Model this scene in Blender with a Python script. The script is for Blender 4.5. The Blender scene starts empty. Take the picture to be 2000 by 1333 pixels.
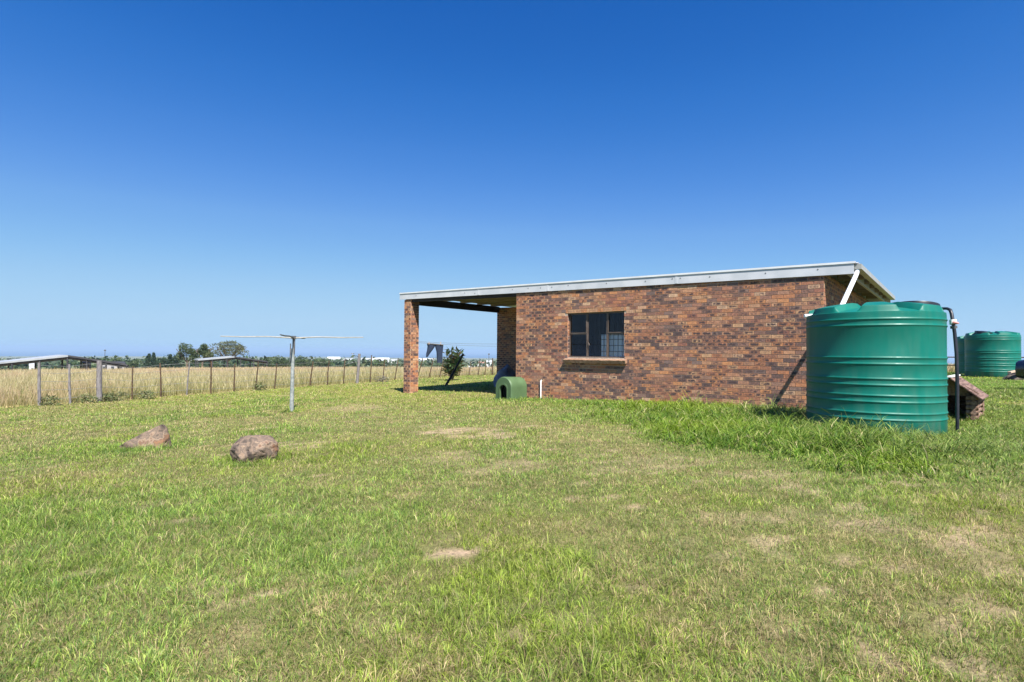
import bpy, bmesh, math, random
import numpy as np
from mathutils import Vector, Matrix, noise as mnoise

random.seed(7); RNG = np.random.default_rng(11)
SC = bpy.context.scene; COL = SC.collection
R = math.radians
PI = math.pi

# ------------------------------------------------------------------ camera
EYE = 1.22; F = 1050.0
cam_d = bpy.data.cameras.new('camera'); cam = bpy.data.objects.new('camera', cam_d); COL.objects.link(cam)
cam_d.lens = 36.0 * F / 2000.0; cam_d.sensor_width = 36.0; cam_d.clip_start = 0.05; cam_d.clip_end = 120000
CM = Matrix.Translation((0, 0, EYE)) @ Matrix.Rotation(R(90 + 1.12), 4, 'X') @ Matrix.Rotation(0.008, 4, 'Z')
cam.matrix_world = CM; SC.camera = cam
# ------------------------------------------------------------------ world, sun, exposure
RIGHT = Vector((.772, -.636, 0)).normalized(); INTO = Vector((.636, .772, 0)).normalized()
SUN = (-INTO + RIGHT * 1.75 + Vector((0, 0, 2.65))).normalized()
sun_el = math.asin(SUN.z); sun_az = math.atan2(SUN.x, SUN.y)     # azimuth from +Y towards +X
W = bpy.data.worlds.new('World'); SC.world = W; W.use_nodes = True
wn = W.node_tree.nodes; wl = W.node_tree.links
for n in list(wn): wn.remove(n)
sky = wn.new('ShaderNodeTexSky'); sky.sky_type = 'NISHITA'; sky.sun_disc = False
sky.sun_elevation = sun_el; sky.sun_rotation = sun_az
sky.altitude = 300; sky.air_density = 1.0; sky.dust_density = 0.25; sky.ozone_density = 2.2
SKY_S = 0.13; EXPO = 1.10
bgn = wn.new('ShaderNodeBackground'); bgn.inputs[1].default_value = SKY_S
wo = wn.new('ShaderNodeOutputWorld')
# grade of the sky colours: deeper blue overhead, pale blue (not yellow) towards the horizon
def lin(c): return tuple((v / 255 / 12.92 if v < 10.3 else ((v / 255 + .055) / 1.055) ** 2.4) for v in c)
sep = wn.new('ShaderNodeSeparateColor'); wl.new(sky.outputs[0], sep.inputs[0])
sm = wn.new('ShaderNodeMath'); sm.operation = 'MULTIPLY'; sm.inputs[1].default_value = .145; wl.new(sep.outputs[0], sm.inputs[0])
sr = wn.new('ShaderNodeValToRGB'); cr = sr.color_ramp; cr.interpolation = 'B_SPLINE'
STOPS = [(.10, (20, 88, 174)), (.135, (29, 99, 187)), (.17, (46, 117, 204)), (.215, (70, 134, 217)), (.27, (92, 152, 229)), (.335, (114, 169, 235)), (.46, (137, 191, 241)), (.60, (158, 203, 242)), (.75, (167, 209, 243)), (1.0, (178, 214, 243))]
cr.elements[0].position = STOPS[0][0]; cr.elements[0].color = (*lin(STOPS[0][1]), 1)
cr.elements[1].position = 1.0; cr.elements[1].color = (*lin(STOPS[-1][1]), 1)
for p_, c_ in STOPS[1:-1]:
    e = cr.elements.new(p_); e.color = (*lin(c_), 1)
wl.new(sm.outputs[0], sr.inputs[0])
sc_ = wn.new('ShaderNodeVectorMath'); sc_.operation = 'SCALE'; sc_.inputs['Scale'].default_value = 1 / (2 ** EXPO) / SKY_S; wl.new(sr.outputs[0], sc_.inputs[0])
wl.new(sc_.outputs[0], bgn.inputs[0]); wl.new(bgn.outputs[0], wo.inputs[0])
sd = bpy.data.lights.new('sun', 'SUN'); sd.energy = 5.0; sd.angle = R(0.53); sd.color = (1.0, 0.955, 0.89)
so = bpy.data.objects.new('sun', sd); COL.objects.link(so)
so.rotation_euler = SUN.to_track_quat('Z', 'Y').to_euler(); so.location = (0, 0, 30)
SC.view_settings.view_transform = 'Standard'; SC.view_settings.look = 'None'
SC.view_settings.exposure = EXPO; SC.view_settings.gamma = 1.0; SC.view_settings.use_curve_mapping = False
SC.cycles.max_bounces = 6; SC.cycles.diffuse_bounces = 3; SC.cycles.glossy_bounces = 3
SC.cycles.transmission_bounces = 4; SC.cycles.transparent_max_bounces = 8; SC.cycles.volume_bounces = 0

# ------------------------------------------------------------------ helpers
def P(px, py, depth):
    """world point seen at photo pixel (px,py) at the given distance along the view"""
    return CM @ Vector(((px - 1000) / F * depth, -(py - 666.5) / F * depth, -depth))

def hashn(ix, iy, seed):
    n = (ix.astype(np.int64) * 374761393 + iy.astype(np.int64) * 668265263 + seed * 982451653) & 0x7fffffff
    n = ((n ^ (n >> 13)) * 1274126177) & 0x7fffffff
    n = n ^ (n >> 16)
    return (n & 0xffff) / 65535.0
def vnoise(x, y, scale, seed=0):
    x = np.asarray(x, float) / scale; y = np.asarray(y, float) / scale
    ix = np.floor(x); iy = np.floor(y); fx = x - ix; fy = y - iy
    fx = fx * fx * (3 - 2 * fx); fy = fy * fy * (3 - 2 * fy)
    a = hashn(ix, iy, seed); b = hashn(ix + 1, iy, seed); c = hashn(ix, iy + 1, seed); d = hashn(ix + 1, iy + 1, seed)
    return (a * (1 - fx) + b * fx) * (1 - fy) + (c * (1 - fx) + d * fx) * fy
def fbm(x, y, scale, seed=0, oct=3):
    v = 0; a = .5; t = 0
    for i in range(oct):
        v = v + a * vnoise(x, y, scale / 2 ** i, seed + i * 7); t += a; a *= .55
    return v / t
def sstep(a, b, v):
    t = np.clip((v - a) / (b - a), 0, 1); return t * t * (3 - 2 * t)

def drop(x, y):
    x = np.asarray(x, float); y = np.asarray(y, float)
    r = np.hypot(x, y)
    base = 1.226 - .0279 * x + .0095 * y
    base = .82 + (1.76 - .82) * sstep(0, 1, (base - .60) / (1.98 - .60))*1.0
    base = np.where(True, base, base)
    ext = np.interp(r, [0, 35, 100, 200, 600, 2000, 5000, 7000, 60000], [0, 0, 1.8, 5.5, 13.5, 32, 60, 80, 90])
    bump = (fbm(x, y, 1.3, 3) - .5) * .05 * sstep(60, 20, r) + (fbm(x, y, 900, 5) - .5) * np.interp(r, [0, 300, 1500, 5000, 7000], [0, 0, 9, 22, 0])
    return base + ext - bump
def gz(x, y): return EYE - drop(x, y)
def gzf(x, y): return float(gz(np.array([x]), np.array([y]))[0])
def G(px, depth, dz=0.0):
    """ground point below photo column px at the given distance"""
    p = P(px, 690, depth); return Vector((p.x, p.y, gzf(p.x, p.y) + dz))

# field boundary (fence line)
FA = Vector((-14.17, 14.9)); FB = Vector((-1.5, 39.5))
fd = (FB - FA).normalized(); fn = Vector((-fd.y, fd.x))     # towards the field
def field_dist(x, y):
    s1 = (x - FA.x) * fn.x + (y - FA.y) * fn.y
    s2 = (y - 39.5) + .229 * (x + 1.5)
    s2 = s2 / math.hypot(1, .229)
    return np.maximum(s1, s2)

# house frame
P0 = Vector((6.36, 10.95)); HB = EYE - 1.25; ROTH = math.atan2(RIGHT.y, RIGHT.x)
HL, HD, PX, HD2 = 8.07, 5.1, 13.28, 7.3       # house length, depth, porch end
def house_local(x, y):
    dx = x - P0.x; dy = y - P0.y
    return dx * RIGHT.x + dy * RIGHT.y, dx * INTO.x + dy * INTO.y

TC = Vector((5.653, 8.43)); TR = .91

# ---- materials
def newmat(name, rough=.8, spec=.3):
    m = bpy.data.materials.new(name); m.use_nodes = True
    b = m.node_tree.nodes['Principled BSDF']; b.inputs['Roughness'].default_value = rough
    b.inputs['Specular IOR Level'].default_value = spec
    return m, m.node_tree.nodes, m.node_tree.links, b
def ramp(n, stops, interp='LINEAR'):
    r = n.new('ShaderNodeValToRGB'); cr = r.color_ramp; cr.interpolation = interp
    while len(cr.elements) > 1: cr.elements.remove(cr.elements[0])
    cr.elements[0].position = stops[0][0]; cr.elements[0].color = (*stops[0][1], 1)
    for p, c in stops[1:]:
        e = cr.elements.new(p); e.color = (*c, 1)
    return r
def simple(name, c1, c2=None, scale=8, rough=.8, spec=.3, metal=0, bump=0, stretch=None, detail=5, contrast=(.35, .65)):
    m, n, l, b = newmat(name, rough, spec); b.inputs['Metallic'].default_value = metal
    if c2 is None: c2 = tuple(min(1, c * 1.25) for c in c1)
    tc = n.new('ShaderNodeTexCoord'); mp = n.new('ShaderNodeMapping'); nz = n.new('ShaderNodeTexNoise')
    nz.inputs['Scale'].default_value = scale; nz.inputs['Detail'].default_value = detail
    if stretch: mp.inputs['Scale'].default_value = stretch
    l.new(tc.outputs['Object'], mp.inputs[0]); l.new(mp.outputs[0], nz.inputs['Vector'])
    r = ramp(n, [(contrast[0], c1), (contrast[1], c2)]); l.new(nz.outputs['Fac'], r.inputs[0]); l.new(r.outputs[0], b.inputs['Base Color'])
    if bump:
        bp = n.new('ShaderNodeBump'); bp.inputs['Strength'].default_value = bump; bp.inputs['Distance'].default_value = .02
        l.new(nz.outputs['Fac'], bp.inputs['Height']); l.new(bp.outputs[0], b.inputs['Normal'])
    return m
M = {}
def brick_mat():
    m, n, l, b = newmat('face_brick', .85, .2)
    at = n.new('ShaderNodeAttribute'); at.attribute_name = 'bcol'
    sp = n.new('ShaderNodeSeparateColor'); l.new(at.outputs['Color'], sp.inputs[0])
    r = ramp(n, [(0, (.115, .078, .072)), (.12, (.24, .13, .095)), (.25, (.39, .165, .088)), (.38, (.50, .23, .105)), (.50, (.28, .12, .085)),
                 (.62, (.48, .28, .155)), (.74, (.39, .175, .105)), (.84, (.18, .125, .11)), (.92, (.44, .22, .13)), (1, (.54, .35, .22))])
    l.new(sp.outputs[0], r.inputs[0])
    uv = n.new('ShaderNodeUVMap'); su = n.new('ShaderNodeSeparateXYZ'); l.new(uv.outputs[0], su.inputs[0])
    def mth(op, a, bb=None, clamp=False):
        q = n.new('ShaderNodeMath'); q.operation = op; q.use_clamp = clamp
        for i, v in enumerate([a, bb]):
            if v is None: continue
            if isinstance(v, (int, float)): q.inputs[i].default_value = v
            else: l.new(v, q.inputs[i])
        return q.outputs[0]
    u = su.outputs[0]; v = su.outputs[1]
    eu = mth('MULTIPLY', mth('MULTIPLY', u, mth('SUBTRACT', 1.0, u)), 5.5, True)
    ev = mth('MULTIPLY', mth('MULTIPLY', v, mth('SUBTRACT', 1.0, v)), 4.6, True)
    cen = mth('MULTIPLY', eu, ev)
    tc = n.new('ShaderNodeTexCoord'); nz = n.new('ShaderNodeTexNoise'); nz.inputs['Scale'].default_value = 17; nz.inputs['Detail'].default_value = 5
    l.new(tc.outputs['Object'], nz.inputs['Vector'])
    nn = mth('MULTIPLY', mth('SUBTRACT', nz.outputs['Fac'], .33), 5.0, True)
    dark = mth('MULTIPLY', mth('MULTIPLY', cen, nn), mth('ADD', mth('MULTIPLY', sp.outputs[1], 1.2), .20), True)
    mx = n.new('ShaderNodeMix'); mx.data_type = 'RGBA'; l.new(dark, mx.inputs[0]); l.new(r.outputs[0], mx.inputs[6]); mx.inputs[7].default_value = (.066, .046, .046, 1)
    nz2 = n.new('ShaderNodeTexNoise'); nz2.inputs['Scale'].default_value = 60; nz2.inputs['Detail'].default_value = 3; l.new(tc.outputs['Object'], nz2.inputs['Vector'])
    hv = n.new('ShaderNodeHueSaturation'); l.new(mx.outputs[2], hv.inputs['Color'])
    l.new(mth('ADD', mth('MULTIPLY', nz2.outputs['Fac'], 1.3), .42), hv.inputs['Value']); l.new(hv.outputs[0], b.inputs['Base Color'])
    bp = n.new('ShaderNodeBump'); bp.inputs['Strength'].default_value = .5; bp.inputs['Distance'].default_value = .006
    l.new(nz2.outputs['Fac'], bp.inputs['Height']); l.new(bp.outputs[0], b.inputs['Normal'])
    return m
M['brick'] = brick_mat()
M['mortar'] = simple('mortar', (.34, .275, .215), (.48, .40, .32), 30, .95, .1, bump=.4)
M['sillbrick'] = simple('sill_brick', (.24, .135, .085), (.35, .22, .145), 9, .8, .2, bump=.3)
M['fascia'] = simple('painted_fascia', (.46, .48, .51), (.56, .57, .60), 2.5, .45, .4)
M['flash'] = simple('pale_flashing', (.60, .61, .63), (.70, .71, .72), 3, .5, .4)
M['white'] = simple('white_paint', (.78, .79, .80), (.86, .86, .86), 5, .5, .4)
M['screw'] = simple('dark_screw', (.10, .10, .11), (.16, .16, .17), 5, .6)
M['roof'] = simple('zinc_roof', (.55, .57, .60), (.66, .68, .70), 1.2, .38, .5, metal=.55)
M['cream'] = simple('cream_gutter', (.27, .27, .255), (.35, .35, .33), 3, .5, .4)
M['ceil'] = simple('pine_ceiling', (.20, .155, .105), (.31, .25, .175), 3, .75, .2, stretch=(.6, 9, 9))
M['darkwood'] = simple('creosoted_beam', (.018, .016, .016), (.04, .033, .03), 6, .7, .2, stretch=(1, 8, 8))
M['bronze'] = simple('bronze_window_frame', (.09, .066, .052), (.125, .095, .078), 6, .45, .4)
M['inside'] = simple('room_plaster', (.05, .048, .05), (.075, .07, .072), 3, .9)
M['curtain'] = simple('curtain_cloth', (.74, .78, .86), (.90, .91, .94), 4, .9, stretch=(12, 12, .4))
M['tank'] = simple('green_tank_plastic', (.001, .116, .086), (.003, .145, .109), 2.2, .47, .32, contrast=(.3, .7))
M['lid'] = simple('black_lid_plastic', (.010, .011, .016), (.02, .021, .027), 6, .4, .5)
M['pipe'] = simple('black_pipe', (.010, .011, .018), (.022, .023, .032), 8, .42, .5)
M['valve'] = simple('white_valve', (.74, .72, .70), (.82, .8, .78), 8, .5)
M['valvered'] = simple('faded_red_lever', (.62, .20, .18), (.72, .30, .27), 8, .5)
M['kennelg'] = simple('green_kennel_plastic', (.068, .118, .052), (.084, .142, .064), 5, .55, .35, bump=.05)
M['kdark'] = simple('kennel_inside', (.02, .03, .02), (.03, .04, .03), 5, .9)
M['log'] = simple('weathered_logs', (.15, .092, .068), (.27, .18, .135), 5, .85, .2, stretch=(1, 6, 6), bump=.3)
M['shingle'] = simple('pinkish_roof_boards', (.085, .052, .042), (.235, .15, .12), 3, .8, .2, stretch=(.8, 9, 9), bump=.25)
M['post'] = simple('weathered_post', (.13, .115, .12), (.24, .22, .22), 9, .9, .1, stretch=(6, 6, .8), bump=.4)
M['dropper'] = simple('dark_dropper', (.055, .036, .024), (.13, .085, .055), 9, .9, .1, stretch=(5, 5, 1))
M['wire'] = simple('galvanised_wire', (.22, .22, .22), (.34, .34, .33), 9, .5, .5, metal=.4)
M['poleg'] = simple('galvanised_pole', (.17, .19, .19), (.32, .34, .33), 16, .6, .4, bump=.2)
M['poled'] = simple('dark_steel', (.07, .07, .075), (.13, .13, .135), 12, .5, .4)
M['armm'] = simple('bare_arm', (.30, .28, .24), (.42, .38, .33), 12, .6, .3)
M['cloth'] = simple('grey_trouser_cloth', (.024, .034, .062), (.036, .050, .085), 18, .95, .1, bump=.3)
M['tarp'] = simple('blue_grey_tarp', (.09, .12, .20), (.20, .24, .33), 3, .55, .3, bump=.3)
M['red'] = simple('red_plastic', (.42, .03, .03), (.5, .06, .05), 5, .5)
M['bark'] = simple('bark', (.10, .075, .055), (.19, .15, .12), 10, .95, .1, stretch=(4, 4, 1), bump=.4)
M['carpaint'] = simple('dark_blue_paint', (.012, .016, .035), (.016, .021, .045), 4, .22, .6)
M['tyre'] = simple('tyre_rubber', (.02, .02, .02), (.03, .03, .03), 8, .9)
M['rim'] = simple('alloy_rim', (.4, .4, .42), (.5, .5, .52), 5, .35, .5, metal=.8)
M['glassdark'] = simple('tinted_glass', (.02, .025, .03), (.03, .035, .04), 3, .08, .6)
M['plank'] = simple('old_plank', (.38, .27, .20), (.52, .39, .30), 6, .9, stretch=(1, 8, 8))
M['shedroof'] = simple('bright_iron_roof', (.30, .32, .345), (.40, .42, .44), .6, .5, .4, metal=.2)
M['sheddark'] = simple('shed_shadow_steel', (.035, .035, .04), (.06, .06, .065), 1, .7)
M['plaster'] = simple('white_plaster', (.50, .50, .50), (.60, .60, .59), .1, .9)
M['plasterdim'] = simple('dim_plaster', (.30, .30, .31), (.38, .37, .37), .2, .9)
M['farroof'] = simple('grey_far_roof', (.32, .33, .34), (.45, .46, .47), .05, .8)
M['farred'] = simple('red_far_roof', (.34, .17, .13), (.42, .24, .19), .05, .8)
M['winglass'] = simple('far_window', (.05, .06, .07), (.07, .08, .09), .5, .3)
M['soilpile'] = simple('dark_rubble', (.05, .042, .036), (.13, .105, .085), 6, .95, bump=.6)

def glass_mat():
    m = bpy.data.materials.new('window_glass'); m.use_nodes = True; n = m.node_tree.nodes; l = m.node_tree.links
    for q in list(n): n.remove(q)
    o = n.new('ShaderNodeOutputMaterial'); t = n.new('ShaderNodeBsdfTransparent'); t.inputs[0].default_value = (.95, .96, .97, 1)
    g = n.new('ShaderNodeBsdfGlossy'); g.inputs['Roughness'].default_value = .015; g.inputs['Color'].default_value = (.5, .5, .55, 1)
    f = n.new('ShaderNodeFresnel'); f.inputs['IOR'].default_value = 1.38; mx = n.new('ShaderNodeMixShader')
    l.new(f.outputs[0], mx.inputs[0]); l.new(t.outputs[0], mx.inputs[1]); l.new(g.outputs[0], mx.inputs[2]); l.new(mx.outputs[0], o.inputs[0])
    return m
M['glass'] = glass_mat()

def dust_tank():
    m = M['tank']; n = m.node_tree.nodes; l = m.node_tree.links; b = n['Principled BSDF']; src = b.inputs['Base Color'].links[0].from_socket
    tc = n.new('ShaderNodeTexCoord'); sx = n.new('ShaderNodeSeparateXYZ'); l.new(tc.outputs['Object'], sx.inputs[0])
    mp = n.new('ShaderNodeMapping'); mp.inputs['Scale'].default_value = (7, 7, 1.2); l.new(tc.outputs['Object'], mp.inputs[0])
    nz = n.new('ShaderNodeTexNoise'); nz.inputs['Scale'].default_value = 1.6; nz.inputs['Detail'].default_value = 6; l.new(mp.outputs[0], nz.inputs['Vector'])
    r1 = ramp(n, [(.0, (.35, .35, .35)), (.15, (.08, .08, .08)), (.5, (.03, .03, .03)), (1, (.025, .025, .025))]); mr = n.new('ShaderNodeMath'); mr.operation = 'MULTIPLY'; mr.inputs[1].default_value = .5; l.new(sx.outputs[2], mr.inputs[0]); l.new(mr.outputs[0], r1.inputs[0])
    r2 = ramp(n, [(.40, (0, 0, 0)), (.62, (1, 1, 1))]); l.new(nz.outputs['Fac'], r2.inputs[0])
    mm = n.new('ShaderNodeMath'); mm.operation = 'MULTIPLY'; l.new(r1.outputs[0], mm.inputs[0]); l.new(r2.outputs[0], mm.inputs[1])
    mx = n.new('ShaderNodeMix'); mx.data_type = 'RGBA'; l.new(mm.outputs[0], mx.inputs[0]); l.new(src, mx.inputs[6]); mx.inputs[7].default_value = (.20, .17, .11, 1); l.new(mx.outputs[2], b.inputs['Base Color'])
    r3 = ramp(n, [(.35, (.40, .40, .40)), (.65, (.56, .56, .56))]); l.new(nz.outputs['Fac'], r3.inputs[0]); l.new(r3.outputs[0], b.inputs['Roughness'])
dust_tank()
def rock_mat():
    m, n, l, b = newmat('lichen_rock', .9, .15)
    tc = n.new('ShaderNodeTexCoord'); a = n.new('ShaderNodeTexNoise'); a.inputs['Scale'].default_value = 5.5; a.inputs['Detail'].default_value = 9; a.inputs['Roughness'].default_value = .62
    l.new(tc.outputs['Object'], a.inputs['Vector'])
    r = ramp(n, [(.32, (.03, .022, .022)), (.42, (.105, .082, .066)), (.48, (.21, .15, .11)), (.52, (.115, .09, .075)), (.58, (.28, .20, .14)), (.62, (.15, .095, .07)), (.70, (.23, .125, .07))])
    l.new(a.outputs['Fac'], r.inputs[0]); l.new(r.outputs[0], b.inputs['Base Color'])
    bp = n.new('ShaderNodeBump'); bp.inputs['Strength'].default_value = .8; bp.inputs['Distance'].default_value = .03
    l.new(a.outputs['Fac'], bp.inputs['Height']); l.new(bp.outputs[0], b.inputs['Normal'])
    return m
M['rock'] = rock_mat()

def blade_mat(name, attr='gcol', trans=.35, rough=.55, spec=.25):
    m, n, l, b = newmat(name, rough, spec)
    at = n.new('ShaderNodeAttribute'); at.attribute_name = attr
    l.new(at.outputs['Color'], b.inputs['Base Color'])
    tr = n.new('ShaderNodeBsdfTranslucent'); mx = n.new('ShaderNodeMixShader'); mx.inputs[0].default_value = trans
    hv = n.new('ShaderNodeHueSaturation'); hv.inputs['Value'].default_value = 1.25; hv.inputs['Saturation'].default_value = 1.1
    l.new(at.outputs['Color'], hv.inputs['Color']); l.new(hv.outputs[0], tr.inputs[0])
    o = n['Material Output']; l.new(b.outputs[0], mx.inputs[1]); l.new(tr.outputs[0], mx.inputs[2]); l.new(mx.outputs[0], o.inputs[0])
    return m
M['blade'] = blade_mat('grass_blades')
M['leaf'] = blade_mat('leaves', trans=.22, rough=.5, spec=.3)

# ---- mesh builder
class MB:
    def __init__(s): s.v = []; s.f = []; s.uv = []; s.col = []; s.mi = []; s.mat = 0
    def face(s, pts, uv=None, col=None):
        i = len(s.v); s.v += [tuple(p) for p in pts]; s.f.append(tuple(range(i, i + len(pts))))
        s.uv.append(uv); s.col.append(col); s.mi.append(s.mat)
    def polys(s, vs, fs):
        i = len(s.v); s.v += [tuple(p) for p in vs]
        for f in fs: s.f.append(tuple(k + i for k in f)); s.uv.append(None); s.col.append(None); s.mi.append(s.mat)
    def hexa(s, c):      # 8 corners: bottom 0-3, top 4-7 (counter-clockwise from above)
        s.polys(c, [(0, 3, 2, 1), (4, 5, 6, 7), (0, 1, 5, 4), (1, 2, 6, 5), (2, 3, 7, 6), (3, 0, 4, 7)]); return s
    def box(s, a, b):
        (x0, y0, z0), (x1, y1, z1) = a, b
        return s.hexa([(x0, y0, z0), (x1, y0, z0), (x1, y1, z0), (x0, y1, z0), (x0, y0, z1), (x1, y0, z1), (x1, y1, z1), (x0, y1, z1)])
    def tube(s, pts, rad, n=10, cap=True):
        pts = [Vector(p) for p in pts]; rad = rad if isinstance(rad, (list, tuple)) else [rad] * len(pts)
        i0 = len(s.v); up = None
        for k, p in enumerate(pts):
            t = (pts[min(k + 1, len(pts) - 1)] - pts[max(k - 1, 0)]).normalized()
            ref = Vector((0, 0, 1)) if abs(t.z) < .9 else Vector((1, 0, 0))
            if up is not None: ref = up
            a = t.cross(ref).normalized(); up = a.cross(t).normalized()
            for j in range(n):
                q = 2 * PI * j / n; s.v.append(tuple(p + (a * math.cos(q) + up * math.sin(q)) * rad[k]))
        def add(f): s.f.append(f); s.uv.append(None); s.col.append(None); s.mi.append(s.mat)
        for k in range(len(pts) - 1):
            for j in range(n):
                j2 = (j + 1) % n; b = i0 + k * n
                add((b + j, b + n + j, b + n + j2, b + j2))
        if cap:
            add(tuple(i0 + j for j in range(n))); b = i0 + (len(pts) - 1) * n; add(tuple(b + n - 1 - j for j in range(n)))
        return s
    def lathe(s, prof, n=48, c=(0, 0, 0)):
        i0 = len(s.v)
        for r, z in prof:
            for j in range(n):
                q = 2 * PI * j / n; s.v.append((c[0] + r * math.cos(q), c[1] + r * math.sin(q), c[2] + z))
        for k in range(len(prof) - 1):
            for j in range(n):
                j2 = (j + 1) % n; a = i0 + k * n
                s.f.append((a + j, a + j2, a + n + j2, a + n + j)); s.uv.append(None); s.col.append(None); s.mi.append(s.mat)
        return s
    def build(s, name, mat, parent=None, smooth=False, auto=None):
        me = bpy.data.meshes.new(name); me.from_pydata(s.v, [], s.f)
        mats = mat if isinstance(mat, (list, tuple)) else [mat]
        for m in mats: me.materials.append(m)
        if len(mats) > 1: me.polygons.foreach_set('material_index', s.mi)
        if any(u is not None for u in s.uv):
            ul = me.uv_layers.new(name='UVMap'); k = 0; arr = np.full((len(me.loops), 2), .5)
            for f, u in zip(s.f, s.uv):
                if u is not None: arr[k:k + len(f)] = u
                k += len(f)
            ul.data.foreach_set('uv', arr.ravel())
        if any(c is not None for c in s.col):
            ca = me.color_attributes.new('bcol', 'FLOAT_COLOR', 'CORNER'); k = 0; arr = np.full((len(me.loops), 4), .5)
            for f, c in zip(s.f, s.col):
                if c is not None: arr[k:k + len(f), :3] = c
                k += len(f)
            ca.data.foreach_set('color', arr.ravel())
        if smooth: me.polygons.foreach_set('use_smooth', [True] * len(me.polygons))
        me.update()
        if smooth and auto:
            me.set_sharp_from_angle(angle=R(auto))
        o = bpy.data.objects.new(name, me); COL.objects.link(o)
        if parent: o.parent = parent
        return o
def tag(o, label=None, cat=None, group=None, kind=None):
    if label: o['label'] = label
    if cat: o['category'] = cat
    if group: o['group'] = group
    if kind: o['kind'] = kind
    return o
def empty(name, loc, rz=0, label=None, cat=None, group=None):
    o = bpy.data.objects.new(name, None); COL.objects.link(o); o.location = loc; o.rotation_euler = (0, 0, rz); o.empty_display_size = .2
    return tag(o, label, cat, group)

def raw_mesh(name, verts, tris, cols, mat, kind=None, parent=None, quads=None):
    """verts (n,3), tris (m,3), cols (n,3) per vertex -> one mesh, fast"""
    me = bpy.data.meshes.new(name); nv = len(verts)
    me.vertices.add(nv); me.vertices.foreach_set('co', np.asarray(verts, np.float32).ravel())
    k = tris.shape[1]; nt = len(tris)
    me.loops.add(nt * k); me.loops.foreach_set('vertex_index', tris.astype(np.int32).ravel())
    me.polygons.add(nt); me.polygons.foreach_set('loop_start', np.arange(nt, dtype=np.int32) * k)
    me.update(calc_edges=True)
    ca = me.color_attributes.new('gcol', 'FLOAT_COLOR', 'POINT'); c = np.ones((nv, 4), np.float32); c[:, :3] = cols
    ca.data.foreach_set('color', c.ravel())
    me.materials.append(mat); me.validate() if nt < 1000 else None
    o = bpy.data.objects.new(name, me); COL.objects.link(o)
    if kind: o['kind'] = kind
    if parent: o.parent = parent
    return o

# ------------------------------------------------------------------ lawn character (shared by the soil and the blades)
BARE = []   # bare earth patches: x, y, rx, ry
for px, py, w, h in [(880, 1084, 52, 14), (895, 840, 66, 6), (955, 849, 40, 7), (1010, 905, 70, 16), (900, 895, 60, 14), (1240, 905, 110, 14), (1330, 900, 60, 10),
                     (660, 1075, 30, 9), (415, 1165, 22, 24), (220, 1310, 40, 16), (440, 1260, 50, 30), (1520, 1235, 28, 22), (1110, 1215, 30, 16),
                     (1955, 1110, 50, 50), (1900, 1180, 60, 22), (1790, 1110, 32, 18), (1600, 1010, 90, 14), (1690, 1020, 80, 14), (1850, 1045, 110, 22),
                     (1420, 1010, 60, 12), (1480, 930, 90, 10), (1980, 975, 40, 12), (690, 797, 60, 5), (600, 870, 40, 6), (300, 985, 60, 10), (1540, 1300, 60, 20), (1330, 1290, 40, 20), (60, 1330, 60, 20), (720, 1225, 40, 14)]:
    for it in range(1):
        d = 1.25 * F / (py - 689)
        for _ in range(6):
            p = P(px, py, d); dd = EYE - p.z; d *= float(drop(np.array([p.x]), np.array([p.y]))[0]) / dd
        p = P(px, py, d)
    BARE.append((p.x, p.y, w / F * d, h / F * d * d / 1.2))
def bare_mask(x, y):
    m = np.zeros_like(x, float)
    wob = (fbm(x, y, .30, 61, 2) - .5) * 1.5 + (fbm(x, y, .07, 62, 2) - .5) * 1.3
    for bi, (bx, by, rx, ry) in enumerate(BARE):
        st = 1.0 if bi == 0 else .82 if bi < 3 else (.42 if bi not in (9, 10, 25) else .25)
        q = np.sqrt(((x - bx) / (rx * 1.15)) ** 2 + ((y - by) / (ry * 1.15)) ** 2) + wob
        m = np.maximum(m, (sstep(1.25, .9, q) if bi == 0 else sstep(1.15, .7, q)) * st)
    m = m * np.where(m > .97, 1.0, .45 + .55 * sstep(.36, .50, fbm(x, y, .12, 63, 2)))
    n = fbm(x, y, .9, 71, 3)
    bias = .065 * sstep(0.2, 2.2, x) * sstep(6.5, 4.5, y) + .02 * sstep(4, 2.5, y)
    n2 = fbm(x, y, .16, 73, 3)
    m = np.maximum(m, .6 * sstep(.66 - bias, .71 - bias, n * .3 + n2 * .7))
    return m
def tall_mask(x, y):
    """long lush grass in front of the wall and round the tank"""
    wob = (fbm(x, y, .9, 91, 3) - .5) * 2.4
    # left / near boundary polyline
    yb = np.interp(x, [1.2, 2.1, 2.7, 3.4, 4.2, 5.5, 7.5, 12], [12.0, 7.2, 5.7, 4.75, 4.6, 5.4, 7.6, 12])
    t = sstep(-1.1, 1.7, y + wob * 1.2 - yb) * sstep(1.0, 3.4, x + wob * .7)
    return t
ROCKS = [P(281, 862, 7.9), P(497, 884, 6.75), P(572, 684, 13.2)]
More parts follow.
